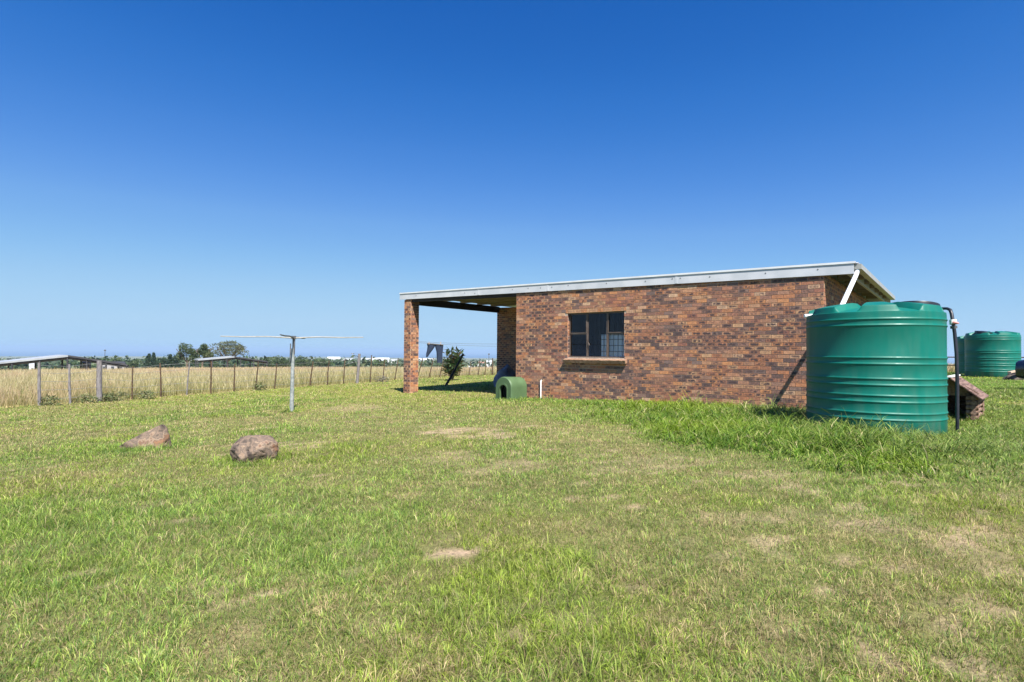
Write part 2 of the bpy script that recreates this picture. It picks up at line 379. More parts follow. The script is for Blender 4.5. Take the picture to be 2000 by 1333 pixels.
def near_mask(x, y):
    """ankle-high lusher patches"""
    lx, ly = house_local(x, y)
    a = sstep(-2.2, -.5, ly) * sstep(.4, -.2, ly) * sstep(-9.0, -7.4, lx) * sstep(3, 1, lx)
    a = np.maximum(a, sstep(-3.5, -1.0, ly) * sstep(.4, -.2, ly) * sstep(-9.2, -6.5, lx) * .6 * sstep(3, 1, lx))
    b = sstep(.45, .62, fbm(x, y, 1.6, 33, 3)) * sstep(-.2, -1.2, x) * sstep(6.5, 4.2, y) * .9
    c = sstep(.55, .72, fbm(x, y, 1.1, 44, 3)) * .55
    q = ((x + 2.75) / 2.1) ** 2 + ((y - 4.05) / 1.15) ** 2 + (fbm(x, y, .7, 47, 3) - .5) * 1.6; c = np.maximum(c, sstep(1.4, .3, q) * .55)
    for rp, rr_ in zip(ROCKS, (.50, .42, .22)): c = np.maximum(c, sstep(rr_ + .18, rr_ - .05, np.hypot(x - rp.x, y - rp.y)) * 1.0)
    return np.maximum(np.maximum(a, b), c)

GREENS = np.array([(.165, .265, .045), (.22, .315, .055), (.115, .205, .040), (.27, .345, .075), (.165, .245, .085), (.31, .37, .10), (.060, .12, .028)])
STRAWS = np.array([(.33, .27, .14), (.42, .35, .20), (.25, .195, .11), (.32, .24, .14), (.27, .26, .11)])
def lawn_cols(x, y, n, dry, lush):
    g = GREENS[RNG.integers(0, len(GREENS), n)]; s = STRAWS[RNG.integers(0, len(STRAWS), n)]
    c = np.where((RNG.random(n) < dry)[:, None], s, g)
    lg = np.array([(.105, .225, .018)]); k = (lush * .32 * RNG.random(n))[:, None]
    isg = (c[:, 1] > c[:, 0])[:, None]
    c = np.where(isg, c * (1 - k) + lg * k, c)
    yel = (sstep(.45, .8, fbm(x, y, 1.3, 15, 3)) * .38)[:, None]
    c = np.where(isg, c * (1 - yel) + np.array([(.26, .30, .025)]) * yel, c)
    return c * (.60 + .62 * RNG.random(n))[:, None]

def blades(name, x, y, h, w, cols, lean, mat, segs=3, tipcols=None, kind='stuff', droop=.5, zoff=0.0, base_dark=.8, az=None):
    """one mesh of curved tapering blades; x,y,h,w,lean arrays"""
    n = len(x); z = gz(x, y) + zoff
    a = RNG.random(n) * 2 * PI; la = RNG.random(n) * 2 * PI if az is None else az
    wx = np.cos(a) * w / 2; wy = np.sin(a) * w / 2
    ts = [0, .42, .78, 1.0] if segs == 3 else [0, .6, 1.0]
    k = len(ts); nvp = 2 * (k - 1) + 1
    V = np.empty((n, nvp, 3), np.float32); C = np.empty((n, nvp, 3), np.float32)
    if tipcols is None: tipcols = cols
    for i, t in enumerate(ts):
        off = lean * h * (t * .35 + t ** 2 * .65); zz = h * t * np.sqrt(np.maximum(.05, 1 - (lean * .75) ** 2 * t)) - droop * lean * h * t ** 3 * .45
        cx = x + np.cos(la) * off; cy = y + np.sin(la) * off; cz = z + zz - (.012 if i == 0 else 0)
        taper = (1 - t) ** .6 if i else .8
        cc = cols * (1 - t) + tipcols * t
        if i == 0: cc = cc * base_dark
        if i < k - 1:
            V[:, 2 * i, 0] = cx - wx * taper; V[:, 2 * i, 1] = cy - wy * taper; V[:, 2 * i, 2] = cz
            V[:, 2 * i + 1, 0] = cx + wx * taper; V[:, 2 * i + 1, 1] = cy + wy * taper; V[:, 2 * i + 1, 2] = cz
            C[:, 2 * i] = cc; C[:, 2 * i + 1] = cc
        else:
            V[:, 2 * i, 0] = cx; V[:, 2 * i, 1] = cy; V[:, 2 * i, 2] = cz; C[:, 2 * i] = cc
    T = []
    for i in range(k - 2):
        b = 2 * i; T += [(b, b + 1, b + 3), (b, b + 3, b + 2)]
    b = 2 * (k - 2); T.append((b, b + 1, b + 2))
    T = np.array(T); tris = (np.arange(n)[:, None, None] * nvp + T[None]).reshape(-1, 3)
    return raw_mesh(name, V.reshape(-1, 3), tris, C.reshape(-1, 3), mat, kind)

def keep_lawn(x, y):
    lx, ly = house_local(x, y)
    inhouse = (lx > -HL) & (lx < 0) & (ly > -.01) & (ly < HD2 + .25)
    backw = (lx > -PX) & (lx < -HL) & (ly > HD - .02) & (ly < HD + .25)
    pil = (lx > -PX) & (lx < -PX + .36) & (ly > 0) & (ly < .36)
    tank = (x - TC.x) ** 2 + (y - TC.y) ** 2 < (TR + .0) ** 2
    return ~(inhouse | backw | pil | tank) & (field_dist(x, y) < .15)
def sample(n, z0, z1, p, side=1.02, pad=1.3):
    """points in the camera's wedge, thinning with distance as z^-p per unit area"""
    zz = np.linspace(z0, z1, 4000); pdf = zz ** (1 - p); cdf = np.cumsum(pdf); cdf /= cdf[-1]
    z = np.interp(RNG.random(n), cdf, zz); x = (RNG.random(n) * 2 - 1) * (z * side + pad)
    return x, z

# ------------------------------------------------------------------ ground, sea
def geo(a, b, n): return list(a * (b / a) ** (np.arange(1, n + 1) / n))
xs = np.concatenate([[-v for v in geo(19, 60000, 46)][::-1], np.arange(-19, 19.001, .16), geo(19, 60000, 46)])
ys = np.concatenate([[-v for v in geo(1.0, 3000, 16)][::-1], np.arange(-1.0, 20, .13), np.arange(20, 46, .4), geo(46, 60000, 60)])
def make_ground():
    X, Y = np.meshgrid(xs, ys); Z = gz(X, Y); nx, ny = len(xs), len(ys)
    x = X.ravel(); y = Y.ravel(); n = len(x)
    V = np.stack([x, y, Z.ravel()], 1)
    i = np.arange((nx - 1) * (ny - 1)); r = i // (nx - 1); c = i % (nx - 1); a = r * nx + c
    quads = np.stack([a, a + 1, a + nx + 1, a + nx], 1)
    bm_ = bare_mask(x, y); fdist = field_dist(x, y); rr = np.hypot(x, y)
    thatch = np.array([(.12, .135, .042)]); soil = np.array([(.43, .31, .23)]); straw = np.array([(.40, .32, .15)])
    k = fbm(x, y, .5, 5)[:, None]
    dryl = fbm(x, y, 2.2, 8)[:, None]
    c = thatch * (1 - .6 * dryl) + np.array([(.22, .19, .095)]) * (.6 * dryl)
    c = c * (.8 + .4 * k)
    far = sstep(9, 22, y)[:, None]; c = c * (1 - far) + np.array([(.20, .22, .045)]) * (.85 + .3 * k) * far
    gm = np.maximum(near_mask(x, y), np.minimum(1, tall_mask(x, y) * 1.6))[:, None] * .8; c = c * (1 - gm) + np.array([(.07, .12, .02)]) * gm
    m = (bm_)[:, None] * .95; c = c * (1 - m) + soil * (.85 + .3 * k) * m
    f = sstep(0, .3, fdist)[:, None]
    fc = straw * (.8 + .4 * fbm(x, y, 6, 21)[:, None]) ; c = c * (1 - f) + fc * f
    fr = sstep(110, 300, rr)[:, None]
    g = fbm(x, y, 260, 31)[:, None]; landc = np.array([(.10, .13, .05)]) * (1 - g) + np.array([(.26, .24, .12)]) * g
    c = c * (1 - fr) + landc * fr
    o = raw_mesh('ground', V, quads, c, M['ground'], 'structure')
    o.data.polygons.foreach_set('use_smooth', [True] * len(o.data.polygons))
    return o
def ground_mat():
    m, n, l, b = newmat('lawn_soil', .95, .1)
    at = n.new('ShaderNodeAttribute'); at.attribute_name = 'gcol'
    tc = n.new('ShaderNodeTexCoord'); a = n.new('ShaderNodeTexNoise'); a.inputs['Scale'].default_value = 38; a.inputs['Detail'].default_value = 6; a.inputs['Roughness'].default_value = .7
    l.new(tc.outputs['Object'], a.inputs['Vector'])
    a2 = n.new('ShaderNodeTexNoise'); a2.inputs['Scale'].default_value = 5; a2.inputs['Detail'].default_value = 5; l.new(tc.outputs['Object'], a2.inputs['Vector'])
    r = ramp(n, [(.3, (.45, .45, .45)), (.5, (.95, .95, .95)), (.7, (1.35, 1.32, 1.25))]); l.new(a.outputs['Fac'], r.inputs[0])
    r2 = ramp(n, [(.3, (.8, .85, .75)), (.7, (1.2, 1.12, 1.1))]); l.new(a2.outputs['Fac'], r2.inputs[0])
    x1 = n.new('ShaderNodeMix'); x1.data_type = 'RGBA'; x1.blend_type = 'MULTIPLY'; x1.inputs[0].default_value = 1; l.new(at.outputs['Color'], x1.inputs[6]); l.new(r.outputs[0], x1.inputs[7])
    x2 = n.new('ShaderNodeMix'); x2.data_type = 'RGBA'; x2.blend_type = 'MULTIPLY'; x2.inputs[0].default_value = 1; l.new(x1.outputs[2], x2.inputs[6]); l.new(r2.outputs[0], x2.inputs[7])
    l.new(x2.outputs[2], b.inputs['Base Color'])
    bp = n.new('ShaderNodeBump'); bp.inputs['Strength'].default_value = .6; bp.inputs['Distance'].default_value = .02
    l.new(a.outputs['Fac'], bp.inputs['Height']); l.new(bp.outputs[0], b.inputs['Normal'])
    return m
M['ground'] = ground_mat()
make_ground()
def sea():
    m, n, l, b = newmat('sea_water', .35, .5); b.inputs['Base Color'].default_value = (.02, .065, .13, 1)
    nz = n.new('ShaderNodeTexNoise'); nz.inputs['Scale'].default_value = .02; nz.inputs['Detail'].default_value = 6
    tc = n.new('ShaderNodeTexCoord'); l.new(tc.outputs['Object'], nz.inputs['Vector'])
    bp = n.new('ShaderNodeBump'); bp.inputs['Strength'].default_value = .4; bp.inputs['Distance'].default_value = 4; l.new(nz.outputs['Fac'], bp.inputs['Height']); l.new(bp.outputs[0], b.inputs['Normal'])
    mb = MB(); z = EYE - 66
    mb.face([(-58000, 3000, z), (58000, 3000, z), (58000, 58000, z), (-58000, 58000, z)])
    o = mb.build('sea', m); o['kind'] = 'structure'
sea()

# ------------------------------------------------------------------ house
house = empty('brick_house', (P0.x, P0.y, HB), ROTH, 'single-storey brown face-brick house with flat white-edged roof and open porch', 'house')
SL = .0185
def zf(x): return 2.85 - SL * x          # underside of the fascia, local height
RH, RW, JT = .085, .232, .0125
def brickrows(mb, O, U, N, L, z0, ztop, holes=(), seed=0, prot=.011):
    """individual bricks laid in running bond on the plane through O along U (length L), facing N"""
    O = Vector(O); U = Vector(U); N = Vector(N); rg = random.Random(seed); row = 0; z = z0
    while True:
        za, zb = z + JT / 2, z + RH - JT / 2
        zt_all = max(ztop(0), ztop(L))
        if za > zt_all - .02: break
        s = -RW / 2 * (row % 2); 
        while s < L:
            a, b_ = s + JT / 2, s + RW - JT / 2
            a = max(a, 0); b_ = min(b_, L); s += RW
            if b_ - a < .03: continue
            zt = min(zb, min(ztop(a), ztop(b_)))
            if zt - za < .02: continue
            segs = [(a, b_)]
            for (h0, h1, hz0, hz1) in holes:
                if za < hz1 - .01 and zt > hz0 + .01:
                    ns = []
                    for (p, q) in segs:
                        if q <= h0 or p >= h1: ns.append((p, q)); continue
                        if h0 - p > .03: ns.append((p, h0))
                        if q - h1 > .03: ns.append((h1, q))
                    segs = ns
            for (p, q) in segs:
                pr = prot + rg.uniform(-.0025, .0025)
                wp = O + U * p
                cl = mnoise.noise(Vector((wp.x * .9 + seed, wp.y * .9, z * 1.6))) * .5 + .5
                c = (rg.random(), min(1, max(0, rg.random() * .9 + (cl - .5) * 1.3)), rg.random())
                f = lambda ss, zz, d: O + U * ss + Vector((0, 0, zz)) + N * d
                j = rg.uniform(-.002, .002)
                A, B, C, D = f(p, za + j, pr), f(q, za + j, pr), f(q, zt + j, pr), f(p, zt + j, pr)
                A2, B2, C2, D2 = f(p, za + j, -.004), f(q, za + j, -.004), f(q, zt + j, -.004), f(p, zt + j, -.004)
                mb.face([A, B, C, D], [(0, 0), (1, 0), (1, 1), (0, 1)], c)
                e = [(0, 0)] * 4
                mb.face([D, C, C2, D2], e, c); mb.face([A2, B2, B, A], e, c); mb.face([B, B2, C2, C], e, c); mb.face([A2, A, D, D2], e, c)
        row += 1; z += RH
WX0, WX1 = -6.24, -4.50; WZ0, WZ1 = 1.25 - .145, 1.25 + 1.07     # window opening
Z0 = -.55
wt = lambda x: zf(x) + .06
# facade: mortar body with hole
mb = MB(); mb.mat = 1
TH = .22
def slopebox(m, x0, x1, y0, y1, z0, top):
    m.hexa([(x0, y0, z0), (x1, y0, z0), (x1, y1, z0), (x0, y1, z0), (x0, y0, top(x0)), (x1, y0, top(x1)), (x1, y1, top(x1)), (x0, y1, top(x0))])
slopebox(mb, -HL, WX0, 0, TH, Z0, wt); slopebox(mb, WX1, 0, 0, TH, Z0, wt)
mb.box((WX0, 0, Z0), (WX1, TH, WZ0)); slopebox(mb, WX0, WX1, 0, TH, WZ1, wt)
mb.mat = 0
SOLD = .105
brickrows(mb, (-HL, 0, 0), (1, 0, 0), (0, -1, 0), HL, Z0, lambda s: wt(-HL + s),
          [(WX0 + HL, WX1 + HL, WZ0, WZ1), (WX0 + HL - .06, WX1 + HL + .06, WZ1, WZ1 + SOLD)], 1)
# soldier course over the window
x = WX0 - .06
rg = random.Random(3)
while x < WX1 + .06 - .03:
    c = (rg.choice([.38, .40, .64, .66, .60]), rg.random() * .25, rg.random()); a = x + .004; b_ = x + .078
    y = -.011; z0, z1 = WZ1 + .004, WZ1 + SOLD - .006
    mb.face([(a, y, z0), (b_, y, z0), (b_, y, z1), (a, y, z1)], [(0, 0), (1, 0), (1, 1), (0, 1)], c)
    e = [(0, 0)] * 4
    mb.face([(a, y, z1), (b_, y, z1), (b_, .0, z1), (a, .0, z1)], e, c); mb.face([(a, .02, z0), (b_, .02, z0), (b_, y, z0), (a, y, z0)], e, c)
    x += .085
# jamb bricks on the left/right reveals
brickrows(mb, (WX0, .0, 0), (0, 1, 0), (1, 0, 0), .10, WZ0 - .01, lambda s: WZ1 - .005, (), 5, .004)
brickrows(mb, (WX1, .10, 0), (0, -1, 0), (-1, 0, 0), .10, WZ0 - .01, lambda s: WZ1 - .005, (), 6, .004)
mb.build('wall', [M['brick'], M['mortar']], house)
# right end wall
mb = MB(); mb.mat = 1; mb.box((-TH, TH, Z0), (0, HD2, zf(0) + .05)); mb.mat = 0
brickrows(mb, (0, 0, 0), (0, 1, 0), (1, 0, 0), HD2 + TH, Z0, lambda s: zf(0) + .05, (), 11)
mb.build('wall', [M['brick'], M['mortar']], house)
# left end wall (faces the porch)
mb = MB(); mb.mat = 1; mb.box((-HL, TH, Z0), (-HL + TH, HD2, zf(-HL) + .05)); mb.mat = 0
brickrows(mb, (-HL, HD2 + TH, 0), (0, -1, 0), (-1, 0, 0), HD2 + TH, Z0, lambda s: zf(-HL) + .05, (), 12)
mb.build('wall', [M['brick'], M['mortar']], house)
# rear wall, running on behind the porch
mb = MB(); mb.mat = 1; slopebox(mb, -PX, -HL, HD, HD + TH, Z0, lambda x: zf(x) + .05); mb.mat = 0
brickrows(mb, (-PX, HD, 0), (1, 0, 0), (0, -1, 0), PX - HL, Z0, lambda s: zf(-PX + s) + .05, (), 13)
brickrows(mb, (-HL, HD + TH, 0), (-1, 0, 0), (0, 1, 0), PX - HL, Z0, lambda s: zf(-HL - s) + .05, (), 14)
brickrows(mb, (-PX, HD + TH, 0), (0, -1, 0), (-1, 0, 0), TH, Z0, lambda s: zf(-PX) + .05, (), 15)
mb.build('wall', [M['brick'], M['mortar']], house)
mb = MB(); mb.mat = 1; slopebox(mb, -HL, 0, HD2, HD2 + TH, Z0, lambda x: zf(x) + .05); mb.mat = 0
brickrows(mb, (0, HD2 + TH, 0), (-1, 0, 0), (0, 1, 0), HL, Z0, lambda s: zf(-s) + .05, (), 16)
mb.build('wall', [M['brick'], M['mortar']], house)
# porch pillar
PW = .36
mb = MB(); mb.mat = 1; mb.box((-PX, 0, Z0), (-PX + PW, PW, zf(-PX) - .02)); mb.mat = 0
pt = lambda s: zf(-PX) - .02
brickrows(mb, (-PX, 0, 0), (1, 0, 0), (0, -1, 0), PW, Z0, pt, (), 21)
brickrows(mb, (-PX + PW, 0, 0), (0, 1, 0), (1, 0, 0), PW, Z0 , pt, (), 22)
brickrows(mb, (-PX + PW, PW, 0), (-1, 0, 0), (0, 1, 0), PW, Z0, pt, (), 23)
brickrows(mb, (-PX, PW, 0), (0, -1, 0), (-1, 0, 0), PW, Z0, pt, (), 24)
mb.build('pillar', [M['brick'], M['mortar']], house)
# inside
mb = MB()
mb.box((-HL + TH, TH, .02), (-TH, HD, .06)); mb.box((-HL + TH, 2.6, .06), (-TH, 2.7, zf(0) - .1)); mb.hexa([(-HL + TH, TH, zf(-HL) - .12), (-TH, TH, zf(0) - .12), (-TH, HD, zf(0) - .12), (-HL + TH, HD, zf(-HL) - .12), (-HL + TH, TH, zf(-HL) - .1), (-TH, TH, zf(0) - .1), (-TH, HD, zf(0) - .1), (-HL + TH, HD, zf(-HL) - .1)])
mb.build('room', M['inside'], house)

# window: frame, panes, curtain, burglar bars
wmb = MB(); fy0, fy1 = .085, .125
W_, H_ = WX1 - WX0, WZ1 - WZ0
def bar(m, x0, x1, z0, z1, y0=fy0, y1=fy1): m.box((x0, y0, z0), (x1, y1, z1))
e = .032
bar(wmb, WX0 + .004, WX1 - .004, WZ0 + .004, WZ0 + e); bar(wmb, WX0 + .004, WX1 - .004, WZ1 - e, WZ1 - .004)
bar(wmb, WX0 + .004, WX0 + e, WZ0 + e, WZ1 - e); bar(wmb, WX1 - e, WX1 - .004, WZ0 + e, WZ1 - e)
m1, m2 = WX0 + W_ * .335, WX0 + W_ * .69; tz = WZ0 + H_ * .53
for mm in (m1, m2): bar(wmb, mm - .028, mm + .028, WZ0 + e, WZ1 - e)
bar(wmb, WX0 + e, m1 - .024, tz - .022, tz + .022); bar(wmb, m2 + .024, WX1 - e, tz - .022, tz + .022)
window = wmb.build('window', M['bronze'], house)
# opening sashes stand 14 mm proud
def sash(x0, x1, z0, z1):
    s_ = MB(); w = .022; y0, y1 = fy0 - .012, fy0 - .001
    s_.box((x0, y0, z0), (x1, y1, z0 + w)); s_.box((x0, y0, z1 - w), (x1, y1, z1)); s_.box((x0, y0, z0 + w), (x0 + w, y1, z1 - w)); s_.box((x1 - w, y0, z0 + w), (x1, y1, z1 - w))
    s_.build('sash', M['bronze'], window)
sash(WX0 + e - .01, m1 - .014, tz + .012, WZ1 - e + .01); sash(m2 + .014, WX1 - e + .01, tz + .012, WZ1 - e + .01)
def pane(x0, x1, z0, z1):
    s_ = MB(); s_.box((x0, .100, z0), (x1, .105, z1)); s_.build('pane', M['glass'], window)
pane(WX0 + e, m1 - .024, tz + .022, WZ1 - e); pane(WX0 + e, m1 - .024, WZ0 + e, tz - .022)
pane(m1 + .024, m2 - .024, WZ0 + e, WZ1 - e); pane(m2 + .024, WX1 - e, tz + .022, WZ1 - e); pane(m2 + .024, WX1 - e, WZ0 + e, tz - .022)
sb = MB()
h1 = MB(); h1.tube([(m1 + .03, .08, WZ0 + .42), (m1 + .055, .055, WZ0 + .40), (m1 + .09, .05, WZ0 + .33)], .009, 6); h1.build('handle', M['bronze'], window)
bars = MB()
for zz in (.16, .32, .48, .60): bars.box((m1 + .02, .137, WZ0 + zz), (WX1 - .03, .145, WZ0 + zz + .012))
for i in range(8):
    xx = m1 + .05 + i * .14; bars.box((xx, .146, WZ0 + .03), (xx + .010, .154, WZ0 + H_ - .04))
bars.build('burglar_bars', M['lid'], window)
cur = MB(); N_ = 70; x0c, x1c = m1 + .38, WX1 - .01; vs = []; 
for i in range(N_ + 1):
    t = i / N_; vs.append((x0c + (x1c - x0c) * t, .170 + .012 * math.sin(t * 55) + .01 * math.sin(t * 23 + 1)))
zc0, zc1 = WZ0 - .03, tz - .02
for k in range(N_):
    (a, ya), (b_, yb) = vs[k], vs[k + 1]
    cur.hexa([(a, ya, zc0), (b_, yb, zc0), (b_, yb + .004, zc0), (a, ya + .004, zc0), (a, ya, zc1), (b_, yb, zc1), (b_, yb + .004, zc1), (a, ya + .004, zc1)])
cur.build('curtain', M['curtain'], window)
# brick sill
mb = MB(); x = WX0 - .075
while x < WX1 + .03:
    a, b_ = x + .004, x + .079; j = random.uniform(-.004, .004)
    sec = [(.0, WZ0 - .115), (-.105, WZ0 - .155 + j), (-.135, WZ0 - .065 + j), (.082, WZ0 - .005)]
    lo = [(a, y, z) for y, z in sec]; hi = [(b_, y, z) for y, z in sec]
    mb.polys(lo + hi, [(0, 1, 2, 3), (7, 6, 5, 4), (0, 4, 5, 1), (1, 5, 6, 2), (2, 6, 7, 3), (3, 7, 4, 0)])
    x += .083
mb.polys([(WX0 - .07, y, z) for y, z in [(.0, WZ0 - .12), (-.10, WZ0 - .150), (-.128, WZ0 - .075), (.07, WZ0 - .015)]] + [(WX1 + .02, y, z) for y, z in [(.0, WZ0 - .12), (-.10, WZ0 - .150), (-.128, WZ0 - .075), (.07, WZ0 - .015)]],
         [(0, 1, 2, 3), (7, 6, 5, 4), (0, 4, 5, 1), (1, 5, 6, 2), (2, 6, 7, 3), (3, 7, 4, 0)])
mb.build('sill', M['sillbrick'], house)

# roof
RX0, RX1, RY0, RY1 = -PX - .22, .53, -.05, HD2 + .42
zr = lambda x: zf(x) + .205
mb = MB(); ny = 0; prof = []
y = RY0
while y < RY1:      # IBR profile across the sheets
    for dy, dz in ((0, 0), (.10, 0), (.125, .034), (.165, .034)):
        if y + dy < RY1: prof.append((y + dy, dz))
    y += .19
prof.append((RY1, 0))
for k in range(len(prof) - 1):
    (ya, da), (yb, db) = prof[k], prof[k + 1]
    mb.face([(RX0, ya, zr(RX0) + da), (RX1 + .06, ya, zr(RX1) + da), (RX1 + .06, yb, zr(RX1) + db), (RX0, yb, zr(RX0) + db)])
    mb.face([(RX0, yb, zr(RX0) + db - .004), (RX1 + .06, yb, zr(RX1) + db - .004), (RX1 + .06, ya, zr(RX1) + da - .004), (RX0, ya, zr(RX0) + da - .004)])
roof = mb.build('roof', M['roof'], house)
def sbox(m, x0, x1, y0, y1, d0, d1):   # box following the roof slope, d above zf
    m.hexa([(x0, y0, zf(x0) + d0), (x1, y0, zf(x1) + d0), (x1, y1, zf(x1) + d0), (x0, y1, zf(x0) + d0), (x0, y0, zf(x0) + d1), (x1, y0, zf(x1) + d1), (x1, y1, zf(x1) + d1), (x0, y1, zf(x0) + d1)])
# fascia boards with overlapping joints
joints = [RX0, -9.6, -6.9, -3.1, RX1]
mb = MB()
for i in range(4):
    o_ = .002 * (i % 2)
    sbox(mb, joints[i], joints[i + 1] - .003, -.048 - o_, -.022 - o_, 0, .222)
    if i: sbox(mb, joints[i] - .03, joints[i] + .03, -.0535, -.049, .01, .21)
mb.build('fascia', M['fascia'], roof)
mb = MB(); sbox(mb, RX0, RX1 + .02, -.062, .10, .240, .246); sbox(mb, RX0, RX1 + .02, -.066, -.060, .205, .246); mb.build('roof_flashing', M['flash'], roof)
for xx, dz in [(-12.6, .11), (-10.2, .10), (-9.75, .07), (-8.2, .11), (-7.6, .12), (-7.15, .11), (-6.75, .11), (-6.2, .13), (-5.0, .12), (-3.9, .11), (-3.2, .13), (-3.0, .13), (-2.3, .12), (-1.1, .12), (-.1, .13)]:
    mb = MB(); z = zf(xx) + dz; ring = [(xx + .014 * math.cos(q * PI / 4), -.0555, z + .014 * math.sin(q * PI / 4)) for q in range(8)]
    mb.polys(ring + [(x_, -.046, z_) for x_, _, z_ in ring], [tuple(range(8))] + [(k, k + 8, (k + 1) % 8 + 8, (k + 1) % 8) for k in range(8)])
    mb.build('screw', M['screw'], roof)
mb = MB(); sbox(mb, RX0, RX0 + .025, -.020, RY1, .165, .2); sbox(mb, RX0, RX1, RY1, RY1 + .025, 0, .21); mb.build('fascia', M['fascia'], roof)
# porch ceiling boards, purlins, beam
mb = MB(); y = .0; k = 0
while y < HD - .02:
    y2 = min(y + .145, HD)
    sbox(mb, RX0 + .03, -HL - .02, y + .003, y2 - .003, .165 + .002 * (k % 2), .180 + .002 * (k % 2)); y = y2; k += 1
mb.build('porch_ceiling', M['ceil'], roof)
for yy in (.12, 1.0, 2.0, 3.0, 4.0, 4.85):
    m_ = MB(); sbox(m_, RX0 + .04, -HL - .01, yy, yy + .05, .095, .162); m_.build('purlin', M['ceil'], roof)
mb = MB(); z1 = zf(-PX) + .085; mb.box((-PX + .05, .0, z1 - .26), (-PX + .13, HD - .003, z1)); mb.build('beam', M['darkwood'], roof)
mb = MB(); sbox(mb, -PX + .13, -HL - .002, .02, .09, -.10, .09); mb.build('beam', M['darkwood'], roof)
# right overhang: soffit purlins, rafter, gutter, brace
for yy in (.55, 1.5, 2.5, 3.5, 4.6, 5.6, 6.6):
    m_ = MB(); sbox(m_, .012, RX1 - .01, yy, yy + .05, .06, .17); m_.build('purlin', M['ceil'], roof)
m_ = MB(); sbox(m_, RX1 - .16, RX1 - .11, -.018, HD2, .02, .155); m_.build('rafter', M['cream'], roof)
m_ = MB()
gz0, gz1 = zf(RX1) + .09, zf(RX1) + .19
m_.box((RX1 + .004, -.02, gz0), (RX1 + .12, RY1, gz0 + .006)); m_.box((RX1 + .114, -.02, gz0 + .006), (RX1 + .12, RY1, gz1)); m_.box((RX1 + .004, -.02, gz0 + .006), (RX1 + .010, RY1, gz1)); m_.box((RX1 + .004, -.026, gz0), (RX1 + .12, -.02, gz1))
m_.build('gutter', M['cream'], roof)
# white downpipe running from the gutter corner across to the tank
m_ = MB(); m_.tube([(RX1 + .05, .03, zf(RX1) + .08), (RX1 + .03, -.02, zf(RX1) - .02), (.465, -1.32, 2.04), (.50, -1.40, 1.97), (.72, -1.72, 1.93)], .042, 12)
m_.build('downpipe', M['white'], house, True, 50)
# waste pipe standing against the wall, small white stub near the tank
m_ = MB(); xx = -7.12; zg = gzf(P0.x + xx * RIGHT.x, P0.y + xx * RIGHT.y) - HB
m_.tube([(xx, -.045, zg - .1), (xx, -.045, zg + .50), (xx, -.02, zg + .53), (xx, .01, zg + .53)], .018, 10); m_.build('waste_pipe', M['white'], house, True, 40)

# ------------------------------------------------------------------ tanks
def make_tank(name, loc, rz, label, lid_at=(.57, -.2)):
    t = empty(name, loc, rz, label, 'water tank', 'green plastic water tanks')
    ribs = [.24, .33, .49, .58, .73, .82, 1.03, 1.12, 1.585, 1.675]
    prof = [(.86, -.12), (.885, 0), (TR, .04)]
    for h in ribs:
        prof += [(TR, h - .024), (TR + .003, h - .016), (TR + .0105, h - .006), (TR + .0115, h), (TR + .009, h + .006), (TR + .002, h + .016), (TR, h + .024)]
    prof += [(TR, 1.74), (TR - .004, 1.78)]
    body = MB(); body.lathe(prof, 96); body.build('body', M['tank'], t, True, 50)
    # domed top with raised lobes
    top = MB(); n = 160; rings = [1.0, .985, .975, .965, .955, .93, .89, .84, .78, .70, .60, .50, .38, .30, .16, .02]
    NL = 7; V = []
    for q in rings:
        for j in range(n):
            th = 2 * PI * j / n; w = (th * NL / (2 * PI)) % 1.0
            m = float(sstep(.12, .20, np.array(w)) * sstep(.80, .72, np.array(w)))
            base = 1.78 + .115 * (1 - q ** 2.2)
            lobe = .082 * m * float(sstep(.985, .955, np.array(q))) * float(sstep(.22, .45, np.array(q))) 
            r_ = TR * (q if q < .99 else 1) - (.004 if q > .99 else 0)
            V.append((r_ * math.cos(th), r_ * math.sin(th), base + lobe))
    Fc = []
    for k in range(len(rings) - 1):
        for j in range(n):
            j2 = (j + 1) % n; Fc.append((k * n + j, k * n + j2, (k + 1) * n + j2, (k + 1) * n + j))
    top.polys(V, Fc); top.build('dome', M['tank'], t, True, 28)
    lid = MB(); cx, cy = lid_at; q = math.hypot(cx, cy) / TR; zl = 1.78 + .125 * (1 - q ** 2.2) + .02
    lid.lathe([(.30, -.06), (.305, .03), (.30, .048), (.20, .066), (.16, .060), (.10, .080), (.001, .084)], 32, (0, 0, 0))
    lo = lid.build('lid', M['lid'], t, True, 40); lo.location = (cx, cy, zl)
    lo.rotation_euler = (cy * .28, -cx * -.28, 0)
    return t
zt = EYE - 1.165
tank1 = make_tank('water_tank', (TC.x, TC.y, zt), R(12), 'large green plastic water tank standing in long grass beside the house corner', (.50, -.28))
pA = P(1938, 690, 23.2); pB = P(1915, 690, 25.9)
make_tank('water_tank', (pA.x, pA.y, EYE - .92), R(80), 'green water tank in the distance at the right edge, nearer and whole of the two', (-.3, .5))
make_tank('water_tank', (pB.x, pB.y, EYE - .98), R(30), 'green water tank at far right showing only its dark left side behind another tank', (-.5, .1))
m_ = MB(); a, b_ = [tank1.matrix_basis.inverted() @ p for p in (P(1590, 617, 8.75), P(1571, 617.5, 8.75))]
m_.tube([a, b_], .028, 8); m_.build('overflow_pipe', M['white'], tank1, True, 40)
